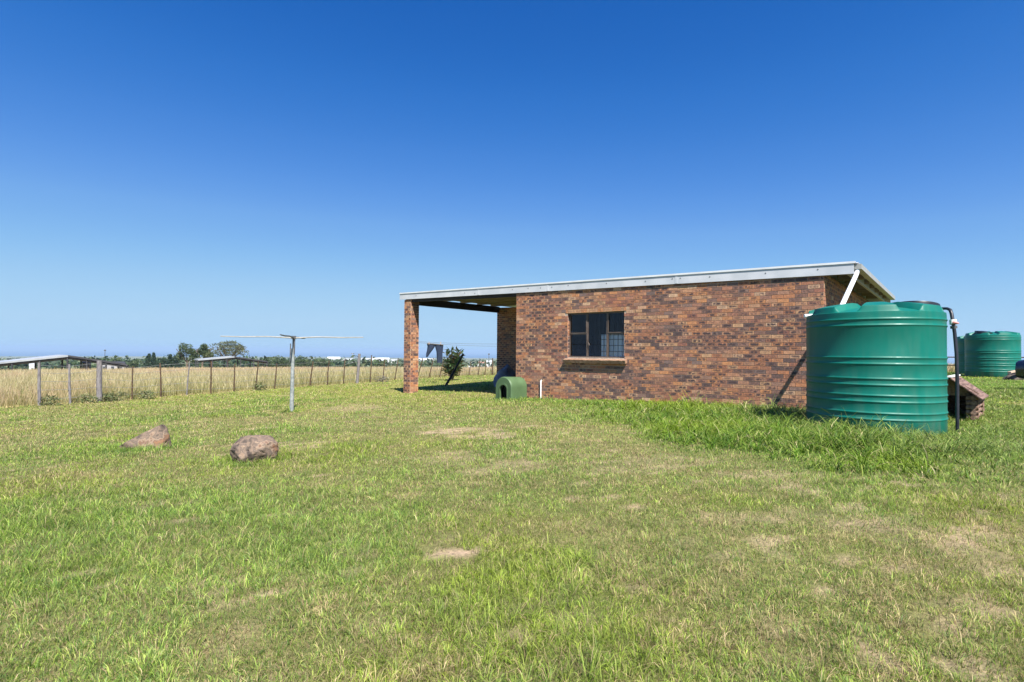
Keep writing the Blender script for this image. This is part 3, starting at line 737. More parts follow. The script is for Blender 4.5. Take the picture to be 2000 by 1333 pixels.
# stand pipe
pr = [P(1842, 602, 8.05), P(1855, 604, 7.98), P(1858, 612, 7.9), P(1861, 628, 7.87)]
sp = empty('stand_pipe', (P(1870, 850, 7.75).x, P(1870, 850, 7.75).y, zt), 0, 'black stand pipe with white valve running down beside the large green tank', 'pipe')
def rel(o, pts): return [Vector(p) - o.location for p in pts]
m_ = MB(); m_.tube(rel(sp, [P(1838, 603, 8.1), P(1850, 603, 8.0), P(1856, 606, 7.93), P(1858.5, 613, 7.9), P(1861, 628, 7.87)]), [.020, .020, .023, .023, .023], 12); m_.build('elbow', M['pipe'], sp, True, 50)
m_ = MB(); m_.tube(rel(sp, [P(1862, 634, 7.86), P(1864.5, 650, 7.84), P(1868, 690, 7.80), P(1869.5, 740, 7.77), P(1870, 855, 7.75)]), .023, 12); m_.build('pipe', M['pipe'], sp, True, 50)
m_ = MB(); m_.tube(rel(sp, [P(1861, 625, 7.87), P(1861.7, 634, 7.86)]), .043, 12); m_.build('valve', M['valve'], sp, True, 50)
m_ = MB(); a, b_ = rel(sp, [P(1862, 630, 7.82), P(1873, 632, 7.76)]); m_.tube([a, (a + b_) / 2, b_], [.026, .022, .006], 8); m_.build('valve_lever', M['valvered'], sp, True, 50)
m_ = MB(); m_.tube(rel(sp, [P(1862.5, 637, 7.86), P(1863.2, 642, 7.86)]), .042, 12); m_.build('clamp', M['poled'], sp, True, 50)

# ------------------------------------------------------------------ green plastic kennel
kp = G(982, 15.45); kd = empty('plastic_kennel', (kp.x + .02, kp.y, kp.z - .03), R(-45), 'small green barrel-topped plastic dog kennel with arched door by the porch', 'dog kennel')
def arch(w, h, y, n=18, z0=0.0):
    hr = h - w / 2 * .9; pts = [(-w / 2, y, z0)]
    for i in range(n + 1):
        q = PI - PI * i / n; pts.append((w / 2 * math.cos(q), y, hr + (h - hr) * math.sin(q)))
    pts.append((w / 2, y, z0)); return pts
def loft(m, A, B, flip=False):
    i = len(m.v); n = len(A)
    m.polys(A + B, [((k, k + 1, n + k + 1, n + k) if not flip else (k + 1, k, n + k, n + k + 1)) for k in range(n - 1)])
m_ = MB(); o1 = arch(.62, .66, .0); o1b = arch(.66, .68, .04); o2 = arch(.62, .66, .66); i1 = arch(.30, .45, .0); i2 = arch(.30, .45, .06); s1 = arch(.60, .645, .10)
loft(m_, o1, o1b, True); loft(m_, o1b, o2, True)
m_.face(o2)
# front ring
n = len(o1); m_.polys(o1 + i1, [(k, k + 1, n + k + 1, n + k) for k in range(n - 1)]); loft(m_, i1, i2)
m_.build('shell', M['kennelg'], kd, True, 35)
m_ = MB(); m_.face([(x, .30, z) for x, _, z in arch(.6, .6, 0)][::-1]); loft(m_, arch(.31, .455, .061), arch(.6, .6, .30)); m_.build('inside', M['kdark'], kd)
m_ = MB(); loft(m_, arch(.36, .50, -.012), arch(.36, .50, .004), True); a1 = arch(.36, .50, -.012); a2 = arch(.30, .45, -.012); n = len(a1)
m_.polys(a1 + a2, [(k, k + 1, n + k + 1, n + k) for k in range(n - 1)]); m_.build('door_rim', M['kennelg'], kd, True, 35)

# ------------------------------------------------------------------ log kennel beside the tank
kz = EYE - 1.09
lk = empty('log_kennel', (7.50, 9.20, kz), math.atan2(.70, .715), 'low wooden log kennel with a pinkish pitched board roof behind the black pipe', 'dog kennel')
# local: x along ridge away from the camera, y to the left, ridge at y=0, half width .38
m_ = MB(); hwid = .30
for side in (-1, 1):
    for r_ in range(5):
        m_.tube([(-.02, side * hwid, .05 + r_ * .082), (.92, side * hwid, .05 + r_ * .082)], .043, 8)
for r_ in range(5): m_.tube([(.86, -hwid - .06, .05 + r_ * .082), (1.02, hwid + .06, .05 + r_ * .082)], .043, 8)
for r_ in range(5):
    for s_ in (-1, 1): m_.tube([(.04, s_ * (hwid + .06), .05 + r_ * .082), (.04, s_ * (hwid - .10), .05 + r_ * .082)], .043, 8)
m_.build('wall', M['log'], lk, True, 50)
m_ = MB()
for side in (-1, 1):
    nb = 6
    for k in range(nb):
        t0, t1 = k / nb, (k + 1) / nb; e0 = .42
        y0, z0 = side * e0 * t0, .70 - .33 * t0 - .0; y1, z1 = side * e0 * t1, .70 - .33 * t1
        lift = .012 * (nb - k) / nb + .004
        a_ = [(-.14, y0, z0 + lift), (1.02, y0, z0 + lift), (1.02, y1, z1 + lift), (-.14, y1, z1 + lift)]
        if side > 0: a_ = a_[::-1]
        lo = [(x_, y_, z_ - .018) for x_, y_, z_ in a_]
        m_.polys(lo + a_, [(0, 1, 2, 3), (7, 6, 5, 4), (0, 4, 5, 1), (1, 5, 6, 2), (2, 6, 7, 3), (3, 7, 4, 0)])
m_.build('roof', M['shingle'], lk)
m_ = MB(); m_.box((-.15, -.03, .712), (1.03, .03, .735)); m_.build('ridge_cap', M['white'], lk)
m_ = MB(); m_.polys([(.10, -.38, .44), (.10, .38, .44), (.10, 0, .70), (.12, -.38, .44), (.12, .38, .44), (.12, 0, .70)], [(0, 1, 2), (5, 4, 3), (0, 3, 4, 1), (1, 4, 5, 2), (2, 5, 3, 0)])
m_.box((.10, -.33, .40), (.13, .33, .44)); m_.build('gable', M['log'], lk)

# ------------------------------------------------------------------ washing pole with arms
wp = P(572, 684, 13.2); zb = gzf(wp.x, wp.y)
wpo = empty('clothes_pole', (wp.x, wp.y, zb), 0, 'grey metal clothes-drying pole with four long thin arms on the lawn', 'clothes pole')
ht = P(572, 659, 13.2).z - zb; hm = P(572, 681, 13.2).z - zb
m_ = MB(); m_.tube([(-.01, 0, -.1), (0, 0, .6), (0, 0, hm)], [.052, .047, .040], 14); m_.build('pole', M['poleg'], wpo, True, 50)
m_ = MB(); m_.tube([(.02, 0, hm - .14), (.02, 0, ht)], .032, 12); m_.tube([(-.055, -.02, hm - .35), (-.05, -.02, hm + .12)], .014, 8); m_.build('upper_pole', M['poled'], wpo, True, 50)
for q, (ex, ey, r0) in enumerate([(-1.83, .05, .013), (1.72, -.05, .013), (.42, -1.75, .017), (-.34, 1.6, .016)]):
    L = Vector((ex, ey, 0)); m_ = MB(); pts = [Vector((.02, 0, ht - .02)) + L * t + Vector((0, 0, [0, .03, .02, .03][i])) for i, t in enumerate((0, .35, .7, 1))]
    m_.tube(pts, [r0 * 1.3, r0, r0, r0 * .8], 8); m_.build('arm', M['armm'] if q < 2 else M['poled'], wpo, True, 50)
m_ = MB(); m_.tube([(.02, 0, ht - .05), (.02, 0, ht + .03)], .055, 12); m_.build('hub', M['poled'], wpo, True, 50)

# ------------------------------------------------------------------ fence
fence = empty('field_fence', (FA.x, FA.y, gzf(FA.x, FA.y)), 0, 'long wire fence of leaning thin posts between the lawn and the dry field', 'fence')
posts = [(77, 80, 715, 799, .05), (136, 140, 715, 792, .04), (195, 197, 710, 790, .115), (260, 260, 717, 782, .03), (313, 316, 712, 778, .033), (371, 366, 710, 776, .03),
         (413, 413, 710, 773, .033), (459, 458, 710, 765, .032), (505, 500, 710, 766, .033), (541, 537, 712, 762, .032), (612, 606, 708, 757, .04), (643, 640, 708, 756, .035), (674, 672, 704, 753, .035),
         (702, 698, 695, 753, .105), (726, 724, 701, 754, .036), (752, 748, 703, 747, .036), (778, 771, 703, 746, .036), (802, 794, 703, 745, .036), (826, 815, 703, 743, .038), (847, 837, 703, 742, .036), (867, 858, 704, 740, .036),
         (886, 878, 705, 738, .034), (902, 897, 706, 736, .034), (920, 916, 707, 734, .034), (937, 934, 703, 735, .036), (949, 947, 705, 734, .036), (962, 963, 698, 731, .06), (985, 984, 704, 731, .036), (1002, 1001, 704, 731, .036)]
tops = []
for i, (tx, bx, ty, by, wd) in enumerate(posts):
    # intersection of view column with the fence line
    pr_ = P(bx, 690, 1.0) - Vector((0, 0, EYE)); dx, dy = pr_.x, pr_.y
    den = dx * fn.x + dy * fn.y; tt = (FA.x * fn.x + FA.y * fn.y) / den; gx, gy = dx * tt, dy * tt
    zg = gzf(gx, gy); dep = gy * 1.0
    hpx = (by - ty) / F * dep; tp = P(tx, ty, dep); 
    top = Vector((tp.x, gy, zg + max(hpx, 1.0)))
    base = Vector((gx, gy, zg - .1))
    thick = wd > .08
    m_ = MB(); mid = (base + top) / 2 + Vector((random.uniform(-.02, .02), 0, 0)); w = wd * .5 * (1.35 if thick else 1.7)
    if thick: m_.tube([base - fence.location, mid - fence.location, top - fence.location], [w * 1.05, w, w * .96], 12)
    else: m_.tube([base - fence.location, mid - fence.location, top - fence.location], [w, w * .95, w * .8], 7)
    m_.build('post', M['post'] if (thick or i in (0, 1, 5)) else M['dropper'], fence, True, 50)
    tops.append((base + Vector((0, 0, .1)), top))
m_ = MB()
for hfrac in (.15, .36, .56, .76, .94):
    pts = [b0 + (t0 - b0) * hfrac - fence.location + Vector((0, -.03, 0)) for b0, t0 in tops]
    m_.tube(pts, .0045, 4, False)
m_.build('wire', M['wire'], fence)
# rail fence far right
q0, q1 = G(1780, 30), G(2090, 27)
rf = empty('rail_fence', q0, 0, 'low dark two-rail fence at the edge of the dry field at far right', 'fence')
m_ = MB(); v = q1 - q0
for hh in (.42, .86): m_.tube([Vector((0, 0, hh)), v + Vector((0, 0, hh))], .035, 6)
m_.build('rail', M['dropper'], rf)
for k in range(7):
    m_ = MB(); p_ = v * (k / 6); m_.tube([p_ + Vector((0, 0, -.1)), p_ + Vector((0, 0, 1.0))], .045, 7); m_.build('post', M['dropper'], rf, True, 50)

# ------------------------------------------------------------------ washing line and trousers behind the porch
q0, q1 = G(800, 26), G(1010, 27)
wl_ = empty('washing_line', q0, 0, 'two thin washing lines stretched across the lawn behind the open porch', 'washing line')
z0_ = P(800, 666, 26).z - q0.z
for p_ in (Vector((0, 0, 0)), q1 - q0):
    m_ = MB(); m_.tube([p_ + Vector((0, 0, -.2)), p_ + Vector((0, 0, z0_ + .05))], .04, 8); m_.build('post', M['poled'], wl_, True, 50)
for (ya, yb, dd) in ((666.5, 672, 0), (668.5, 677, .35)):
    a = P(800, ya, 26 + dd) - q0; b_ = P(1010, yb, 27 + dd) - q0; pts = [a.lerp(b_, t) + Vector((0, 0, -.06 * math.sin(PI * t))) for t in np.linspace(0, 1, 9)]
    m_ = MB(); m_.tube(pts, .007, 5, False); m_.build('line', M['poled'], wl_)
def trousers():
    o = empty('trousers', P(850, 672, 26.1), 0, 'grey-blue trousers hanging from the washing line seen through the porch', 'trousers')
    m_ = MB()
    def leg(path, wid):
        sec = []
        for (px, py), w in zip(path, wid):
            c_ = P(px, py, 26.1) - o.location; sec.append([(c_.x + w * math.cos(q), c_.y + .05 * math.sin(q) * (1.2 if w > .1 else 1), c_.z + 0) for q in np.linspace(0, 2 * PI, 12, endpoint=False)])
        for A_, B_ in zip(sec[:-1], sec[1:]):
            m_.polys(A_ + B_, [(k, (k + 1) % 12, 12 + (k + 1) % 12, 12 + k) for k in range(12)])
        m_.polys(sec[0], [tuple(range(12))]); m_.polys(sec[-1], [tuple(range(12))[::-1]])
    leg([(842, 672), (842, 678), (839, 685), (836, 691), (833.5, 698)], [.20, .18, .13, .09, .045])
    leg([(857.5, 674), (858, 680), (858.5, 688), (858.5, 698), (858.5, 709)], [.21, .19, .15, .14, .13])
    m_.build('cloth', M['cloth'], o, True, 60)
    m_ = MB(); a = P(834, 671.4, 26.06) - o.location; b_ = P(866, 674.2, 26.06) - o.location; m_.tube([a, (a + b_) / 2, b_], .035, 8); m_.build('waistband', M['poled'], o, True, 60)
    for px in (838, 861):
        m_ = MB(); a = P(px, 669.2, 26.0) - o.location; m_.box((a.x - .012, a.y - .02, a.z - .10), (a.x + .012, a.y + .02, a.z + .03)); m_.build('peg', M['plank'], o)
trousers()
# leaning black post by the shrub
a = P(869, 757, 23.4); a.z = gzf(a.x, a.y) - .05; b_ = P(905, 691, 23.6)
o = empty('leaning_post', a, 0, 'black post leaning over on the lawn in front of the shrub behind the porch', 'post')
m_ = MB(); v = b_ - a; m_.tube([Vector((0, 0, 0)), v * .5 + Vector((.01, 0, -.02)), v], [.055, .05, .045], 8); m_.build('shaft', M['darkwood'], o, True, 50)

# ------------------------------------------------------------------ tarp heap in the porch
tp = P(987, 757, 21.6); tzg = gzf(tp.x, tp.y)
th = empty('tarpaulin_heap', (tp.x, tp.y, tzg), 0, 'crumpled blue-grey tarpaulin heap against the shaded rear porch wall', 'tarpaulin')
def lump(w, d, h, seed, amp=.25, sub=4, flat=True):
    bm = bmesh.new(); bmesh.ops.create_icosphere(bm, subdivisions=sub, radius=1)
    for v_ in bm.verts:
        n_ = mnoise.noise(v_.co * 1.6 + Vector((seed, 0, 0))) + .5 * mnoise.noise(v_.co * 4 + Vector((0, seed, 0)))
        k_ = 1 + amp * n_; v_.co = Vector((v_.co.x * w * k_, v_.co.y * d * k_, max(-.05, v_.co.z) * h * k_))
    return bm
def bmobj(bm, name, mat, parent=None, smooth=True):
    me = bpy.data.meshes.new(name); bm.to_mesh(me); bm.free(); me.materials.append(mat)
    if smooth: me.polygons.foreach_set('use_smooth', [True] * len(me.polygons))
    o_ = bpy.data.objects.new(name, me); COL.objects.link(o_); 
    if parent: o_.parent = parent
    return o_
b1 = bmobj(lump(.52, .4, .80, 3, .3), 'cover', M['tarp'], th)
b2 = bmobj(lump(.16, .15, .14, 5, .2, 3), 'red_bag', M['red'], th); b2.location = (.36, -.42, .32)
b3 = bmobj(lump(.26, .22, .22, 9, .3, 3), 'blue_bag', M['tarp'], th); b3.location = (.12, -.42, .28)

# ------------------------------------------------------------------ rocks
def rock(name, c, dims, planes, seed, label, rz=0):
    bm = bmesh.new(); bmesh.ops.create_icosphere(bm, subdivisions=5, radius=1)
    for v_ in bm.verts:
        p_ = v_.co.copy(); p_ *= 1 + .12 * mnoise.noise(p_ * 1.3 + Vector((seed, 0, 0))) + .05 * mnoise.noise(p_ * 4 + Vector((seed, 3, 0)))
        for (nx_, ny_, nz_, dd) in planes:
            n_ = Vector((nx_, ny_, nz_)).normalized(); e_ = p_.dot(n_) - dd
            if e_ > 0: p_ -= n_ * e_ * (.93 if planes[0][0] < -.5 else .8)
        p_ *= 1 + .035 * mnoise.noise(p_ * 7 + Vector((seed, 3, 0))) + .016 * mnoise.noise(p_ * 22)
        cr_ = abs(mnoise.noise(p_ * 2.2 + Vector((seed, 9, 4)))); p_ *= 1 - .06 * max(0, 1 - cr_ / .05)
        v_.co = Vector((p_.x * dims[0], p_.y * dims[1], p_.z * dims[2]))
    o_ = bmobj(bm, name, M['rock']); o_.location = c; o_.rotation_euler = (0, 0, rz); o_.data.set_sharp_from_angle(angle=R(38))
    return tag(o_, label, 'rock', 'rocks lying on the lawn')
p = P(281, 862, 7.9); rock('rock', (p.x, p.y, gzf(p.x, p.y) + .045), (.38, .28, .38), [(-.55, -.1, 1, .34), (.25, -1, .45, .36), (1, -.2, .1, .80), (.9, -.9, .5, .62), (-.3, 1, .4, .45), (0, 0, -1, .3), (-.1, -1, -.3, .5), (-1, -.6, .5, .8)], 2.3, 'angular wedge-shaped brown rock on the lawn, left one of two', R(-4))
p = P(497, 884, 6.75); rock('rock', (p.x, p.y, gzf(p.x, p.y) + .125), (.275, .25, .215), [(-.25, -1, .55, .66), (.35, -.35, 1, .70), (-.7, -.4, .9, .74), (.9, -.7, .1, .80), (.2, -1, -.4, .78), (-.9, -.5, -.1, .84), (0, .2, 1, .80)], 8.1, 'rounded grey and orange mottled boulder on the lawn, right of the wedge-shaped one', R(20))

# ------------------------------------------------------------------ vegetation helpers
def leaf_cloud(name, centers, radii, nper, size, cols, mat, parent=None, kind=None, flat=.6, shell=.35, seed=0, aspect=.6):
    rg = np.random.default_rng(seed); VV = []; CC = []
    for c, r in zip(centers, radii):
        n = int(nper * 1); d = rg.normal(size=(n, 3)); d /= np.linalg.norm(d, axis=1)[:, None]
        rad = (shell + (1 - shell) * rg.random(n)) ** .5
        lum = 1 + .45 * np.array([mnoise.noise(Vector(q * 2.5) + Vector((c[0], c[1], c[2]))) for q in d])
        p_ = d * rad[:, None] * lum[:, None] * np.array(r) + np.array(c)
        a_ = rg.normal(size=(n, 3)); a_[:, 2] *= flat; a_ /= np.linalg.norm(a_, axis=1)[:, None]
        b2_ = np.cross(a_, rg.normal(size=(n, 3))); b2_ /= np.linalg.norm(b2_, axis=1)[:, None]
        s = size * (.6 + .8 * rg.random(n))[:, None]
        q = np.stack([p_ - a_ * s, p_ + b2_ * s * aspect * .5, p_ + a_ * s, p_ - b2_ * s * aspect * .5], 1)
        VV.append(q.reshape(-1, 3)); cc = np.array(cols)[rg.integers(0, len(cols), n)] * (.7 + .6 * rg.random(n))[:, None]
        CC.append(np.repeat(cc, 4, 0))
    V = np.concatenate(VV); C_ = np.concatenate(CC); n = len(V) // 4
    return raw_mesh(name, V, np.arange(n * 4).reshape(-1, 4), C_, mat, kind, parent)
TGREEN = [(.055, .085, .030), (.075, .11, .040), (.10, .125, .055), (.04, .065, .028)]
TDARK = [(.025, .05, .025), (.04, .07, .035), (.055, .085, .04)]
TOLIVE = [(.10, .115, .05), (.14, .145, .07), (.07, .085, .04)]
def tree(px, depth, py_top, py_w, label, cols, kind='round', seed=0, name='tree', cat='tree', group='trees beyond the dry field'):
    g_ = G(px, depth); zt_ = P(px, py_top, depth).z; h = (zt_ - g_.z) * (1.07 if kind == 'round' else 1.0); w = py_w / F * depth / 2 * (1.25 if kind == 'round' else 1.1)
    t = empty(name, g_, 0, label, cat, group); rg = random.Random(seed)
    m_ = MB(); th_ = h * (.45 if kind != 'cone' else .9)
    m_.tube([(0, 0, -.3), (rg.uniform(-.1, .1), 0, th_ * .5), (rg.uniform(-.2, .2), 0, th_)], [h * .035, h * .028, h * .015], 7)
    if kind == 'round':
        for k in range(5):
            q = rg.uniform(0, 2 * PI); m_.tube([(0, 0, h * .28), (math.cos(q) * w * .4, math.sin(q) * w * .4, h * .5), (math.cos(q) * w * .75, math.sin(q) * w * .75, h * .72)], [h * .02, h * .014, h * .006], 5)
    m_.build('trunk', M['bark'], t, True, 50)
    C_, R_ = [], []
    if kind == 'round':
        for k in range(13):
            q = rg.uniform(0, 2 * PI); rr = w * rg.uniform(.1, .74); zz = h * (.86 - .38 * (rr / w) ** 1.6 - rg.random() * .28)
            C_.append((math.cos(q) * rr, math.sin(q) * rr, zz)); s = rg.uniform(.20, .36); R_.append((w * s, w * s, h * s * .42))
    elif kind == 'bush':
        for k in range(9):
            q = rg.uniform(0, 2 * PI); rr = w * rg.uniform(0, .65); zz = h * rg.uniform(.25, .7)
            C_.append((math.cos(q) * rr, math.sin(q) * rr, zz)); s = rg.uniform(.3, .5); R_.append((w * s, w * s, h * s * .6))
    else:
        for k in range(9):
            zz = h * (.12 + .84 * k / 8); s = w * (1.05 - k / 8 * .85); C_.append((rg.uniform(-.1, .1) * w, 0, zz)); R_.append((s, s, h * .10))
    leaf_cloud('crown', C_, R_, 240, max(.15, depth / 538 * .95), cols, M['leaf'], t, seed=seed)
    return t
tree(366, 105, 669, 40, 'tall spreading green tree beyond the field, leftmost of a row of three', TGREEN, seed=3)
tree(396, 108, 668, 34, 'thinner spreading tree standing in the middle of three behind the small open shed', TGREEN, seed=8)
tree(444, 103, 664, 76, 'broad domed olive-green tree rising behind the small open shed', TOLIVE, seed=5)
for px, py, w_, k_, sd_ in [(291, 693, 20, 'cone', 1), (300, 691, 18, 'cone', 2), (318, 695, 24, 'bush', 3), (333, 694, 20, 'cone', 4), (344, 692, 16, 'bush', 6)]:
    tree(px, 150, py, w_, {1: 'dark pointed conifer at the left of the far tree line between the two sheds', 2: 'dark pointed conifer, second from left in the far clump between the sheds', 3: 'low dark bush between conifers in the far clump between the sheds', 4: 'dark pointed conifer near the foot of the tall spreading tree', 6: 'small dark bush touching the left foot of the tall spreading tree'}[sd_], TDARK, k_, sd_)
for px, py, w_, sd_, lb in [(548, 695, 46, 11, 'low dark green tree mass just left of the clothes pole'), (590, 694, 52, 12, 'low dark green tree with a raised middle just right of the clothes pole'), (628, 700, 40, 13, 'low green bush left of the white domed building'), (520, 697, 30, 14, 'low green bush at the right end of the small shed roof'), (228, 699, 30, 15, 'low green bush behind the right end of the large open shed'), (258, 699, 26, 16, 'low green bush between the large shed and the conifers')]:
    tree(px, 165, py, w_, lb, TGREEN, 'bush', sd_, 'bush', 'bush', 'bushes beyond the dry field')

# woodland belt in the distance
C_, R_ = [], []; rg = random.Random(5)
for k in range(520):
    d = rg.choice([rg.uniform(170, 420), rg.uniform(400, 1500)]); x = rg.uniform(-1.0, 1.0) * d
    if k > 400: d = rg.uniform(190, 420); x = rg.uniform(-.86, -.30) * d
    sz = rg.uniform(2.0, 3.6) * (1 + d / 900); 
    C_.append((x, d, gzf(x, d) + sz * .35)); R_.append((sz * rg.uniform(1.4, 3.2), sz * 1.4, sz * rg.uniform(.6, 1.0)))
wd_ = leaf_cloud('woodland', C_, R_, 110, .9, TDARK + TGREEN, M['leaf'], None, 'stuff', seed=77, aspect=1.0)
tag(wd_, 'dark green belt of distant bush and woodland beyond the dry field', 'woodland')

# shrub behind the porch
def shrub():
    g_ = G(883, 29); t = empty('shrub', g_, 0, 'leafy dark green shrub with long strap leaves growing behind the porch', 'shrub'); rg = random.Random(4)
    m_ = MB(); stems = []
    for k in range(20):
        q = rg.uniform(0, 2 * PI); l_ = rg.uniform(.0, .60); hh = rg.uniform(.4, 1.75); tip = Vector((math.cos(q) * l_, math.sin(q) * l_, hh)); stems.append(tip)
        m_.tube([(0, 0, -.1), (tip.x * .5, tip.y * .5, hh * .5), tuple(tip)], [.025, .018, .01], 5)
    m_.build('stems', M['bark'], t)
    V = []; C2 = []
    for tip in stems:
        for k in range(24):
            q = rg.uniform(0, 2 * PI); el = rg.uniform(-.3, 1.25); L = rg.uniform(.30, .58); d_ = Vector((math.cos(q) * math.cos(el), math.sin(q) * math.cos(el), math.sin(el)))
            s_ = d_.cross(Vector((rg.random(), rg.random(), 1))).normalized() * rg.uniform(.045, .08); b = tip * rg.uniform(.55, 1.0)
            V += [tuple(b), tuple(b + d_ * L * .5 + s_), tuple(b + d_ * L + Vector((0, 0, -.06))), tuple(b + d_ * L * .5 - s_)]
            c_ = np.array(rg.choice([(.05, .10, .045), (.08, .14, .06), (.12, .16, .08), (.10, .09, .04), (.16, .13, .07)])); C2 += [c_] * 4
    raw_mesh('leaves', np.array(V), np.arange(len(V)).reshape(-1, 4), np.array(C2), M['leaf'], None, t)
shrub()
# weeds along the fence foot
for i, (px, w_, h_) in enumerate([(232, .55, .34), (288, .45, .30), (212, .4, .28), (508, .5, .38), (745, .6, .34), (172, .5, .3), (100, .5, .3)]):
    pr_ = P(px, 690, 1.0) - Vector((0, 0, EYE)); tt = (FA.x * fn.x + FA.y * fn.y) / (pr_.x * fn.x + pr_.y * fn.y) * .99; gx, gy = pr_.x * tt, pr_.y * tt
    lb = ['dark weed clump right of the thick grey fence post', 'dark weed clump between two thin posts right of the thick grey post', 'small weed clump at the foot of the thick grey fence post', 'dark green weed clump at the fence left of the clothes pole', 'greyish bushy weed by the fence left of the porch pillar', 'weed clump left of the thick grey fence post', 'weed clump by the second thin fence post from the left'][i]
    t = empty('weed_clump', (gx, gy, gzf(gx, gy)), 0, lb, 'weeds', 'weeds at the foot of the field fence')
    leaf_cloud('foliage', [(0, 0, h_ * .4), (w_ * .3, 0, h_ * .35), (-w_ * .3, 0, h_ * .3)], [(w_ * .4, w_ * .3, h_ * .6)] * 3, 110, .045, [(.15, .18, .07), (.20, .19, .10), (.11, .14, .055)] if i != 4 else [(.2, .18, .15), (.15, .14, .11)], M['leaf'], t, seed=i)

# ------------------------------------------------------------------ open sheds
def shed(px0, pxr, px1, pyl, pyr_, py1, depth, label, length, npost, yaw):
    a = P(px0, pyl, depth); r_ = P(pxr, pyr_, depth); c = P(px1, py1, depth); g_ = G(pxr, depth)
    o = empty('open_shed', g_, 0, label, 'shed', 'open sheds beyond the dry field')
    A_, R0, C0 = a - g_, r_ - g_, c - g_; D_ = (lambda az: Vector((math.sin(az), math.cos(az), 0)) * length)(math.atan((pxr - 1000) / F) + yaw)
    def slab(m, p, q, t=.20): m.hexa([tuple(v_) for v_ in (p - Vector((0, 0, t)), q - Vector((0, 0, t)), q + D_ - Vector((0, 0, t)), p + D_ - Vector((0, 0, t)), p, q, q + D_, p + D_)])
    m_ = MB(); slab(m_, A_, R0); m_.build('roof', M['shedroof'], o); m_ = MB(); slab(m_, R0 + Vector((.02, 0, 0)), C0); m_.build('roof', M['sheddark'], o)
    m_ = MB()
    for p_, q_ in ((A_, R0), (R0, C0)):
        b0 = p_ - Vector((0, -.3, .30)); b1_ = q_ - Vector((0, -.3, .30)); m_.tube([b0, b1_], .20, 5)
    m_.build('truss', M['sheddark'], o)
    for k in range(npost):
        t_ = k / (npost - 1); base = A_.lerp(R0, t_ * 2) if t_ < .5 else R0.lerp(C0, t_ * 2 - 1)
        for e_ in (.04, .55):
            p_ = base + D_ * e_; m_ = MB(); gg = gzf(p_.x + g_.x, p_.y + g_.y) - g_.z
            m_.tube([(p_.x, p_.y, gg - .3), (p_.x, p_.y, p_.z - .12)], .09, 6); m_.build('post', M['sheddark'], o)
    return o
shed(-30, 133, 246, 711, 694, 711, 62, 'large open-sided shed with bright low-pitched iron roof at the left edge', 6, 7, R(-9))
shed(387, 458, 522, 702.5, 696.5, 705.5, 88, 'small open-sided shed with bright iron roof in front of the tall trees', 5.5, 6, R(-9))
# small white hut and wall beside the large shed
def hut(px0, px1, pyt, pyb, depth, label, roofm, dpt=5, cat='building', name='hut', pitch=.22, wins=2, group=None, wm='plaster'):
    a = P(px0, pyt, depth); b_ = P(px1, pyb, depth); gx, gy = (a.x + b_.x) / 2, a.y; w = b_.x - a.x; zb_ = min(b_.z, gzf(gx, gy)); h = a.z - zb_
    az = math.atan2(gx, gy); w *= math.cos(az); o = empty(name, (gx, gy, zb_), -az, label, cat, group)
    m_ = MB(); hw_ = h * (1 - pitch); m_.box((-w / 2, 0, -1), (w / 2, dpt, hw_)); m_.build('walls', M[wm], o)
    m_ = MB(); ov = .03 * w; ov = min(ov, .5)
    m_.polys([(-w / 2 - ov, -ov, hw_ + .01), (w / 2 + ov, -ov, hw_ + .01), (w / 2 + ov, dpt + ov, hw_ + .01), (-w / 2 - ov, dpt + ov, hw_ + .01), (-w / 2 - ov, dpt / 2, h), (w / 2 + ov, dpt / 2, h)],
             [(0, 3, 2, 1), (0, 1, 5, 4), (2, 3, 4, 5), (1, 2, 5), (3, 0, 4)]); m_.build('roof', roofm, o)
    for k in range(wins):
        cx = -w / 2 + w * (k + .5) / wins; ww = min(w / wins * .35, 3); m_ = MB(); m_.box((cx - ww / 2, -.06, hw_ * .35), (cx + ww / 2, -.01, hw_ * .75)); m_.build('window', M['winglass'], o)
    return o
hut(161, 178, 703, 717, 66, 'small white-walled hut under the dark side of the large open shed', M['sheddark'], 4, wins=1, wm='plasterdim')
hut(196, 244, 707, 717, 70, 'long low dark-roofed outbuilding beside the large open shed', M['sheddark'], 5, wins=3, name='outbuilding', wm='plasterdim')
fb = [(57, 70, 709.5, 713, 150, 'small pale hut seen under the left end of the large shed roof', 'farroof', 1), (640, 664, 697.3, 703, 620, 'long white domed-roof building right of the clothes pole on the horizon', 'plaster', 2), (668, 688, 700.5, 705, 700, 'pale low building just left of the far mast', 'farroof', 2), (706, 724, 700, 706, 640, 'pale building behind the thick grey fence post near the pillar', 'farroof', 2),
      (727, 733, 697.5, 704, 700, 'small bright white house on the horizon left of the pillar', 'plaster', 1), (734, 760, 699, 704, 760, 'long white building on the horizon in the middle of the town', 'plaster', 4), (741, 757, 701.5, 707, 520, 'grey-roofed house in front of the long white building', 'farroof', 2),
      (764, 776, 702, 707, 520, 'grey-roofed small house just left of the porch pillar', 'farroof', 1), (813, 838, 700, 704.5, 760, 'long white building on the horizon right of the porch pillar', 'plaster', 3), (838, 848, 701, 706, 640, 'white building partly behind the hanging trousers', 'plaster', 1), (915, 928, 708, 712, 330, 'small white house right of the shrub behind the porch', 'farroof', 1), (950, 961, 704, 712, 330, 'white house by the thick far fence post behind the porch', 'farroof', 1), (932, 946, 707, 711, 420, 'pale house between thin fence posts behind the porch', 'farred', 1),
      (366, 374, 704, 709, 240, 'small pale house in the far trees left of the small open shed', 'farroof', 1), (605, 622, 703, 707, 480, 'grey-roofed house right of the clothes pole', 'farroof', 2)]
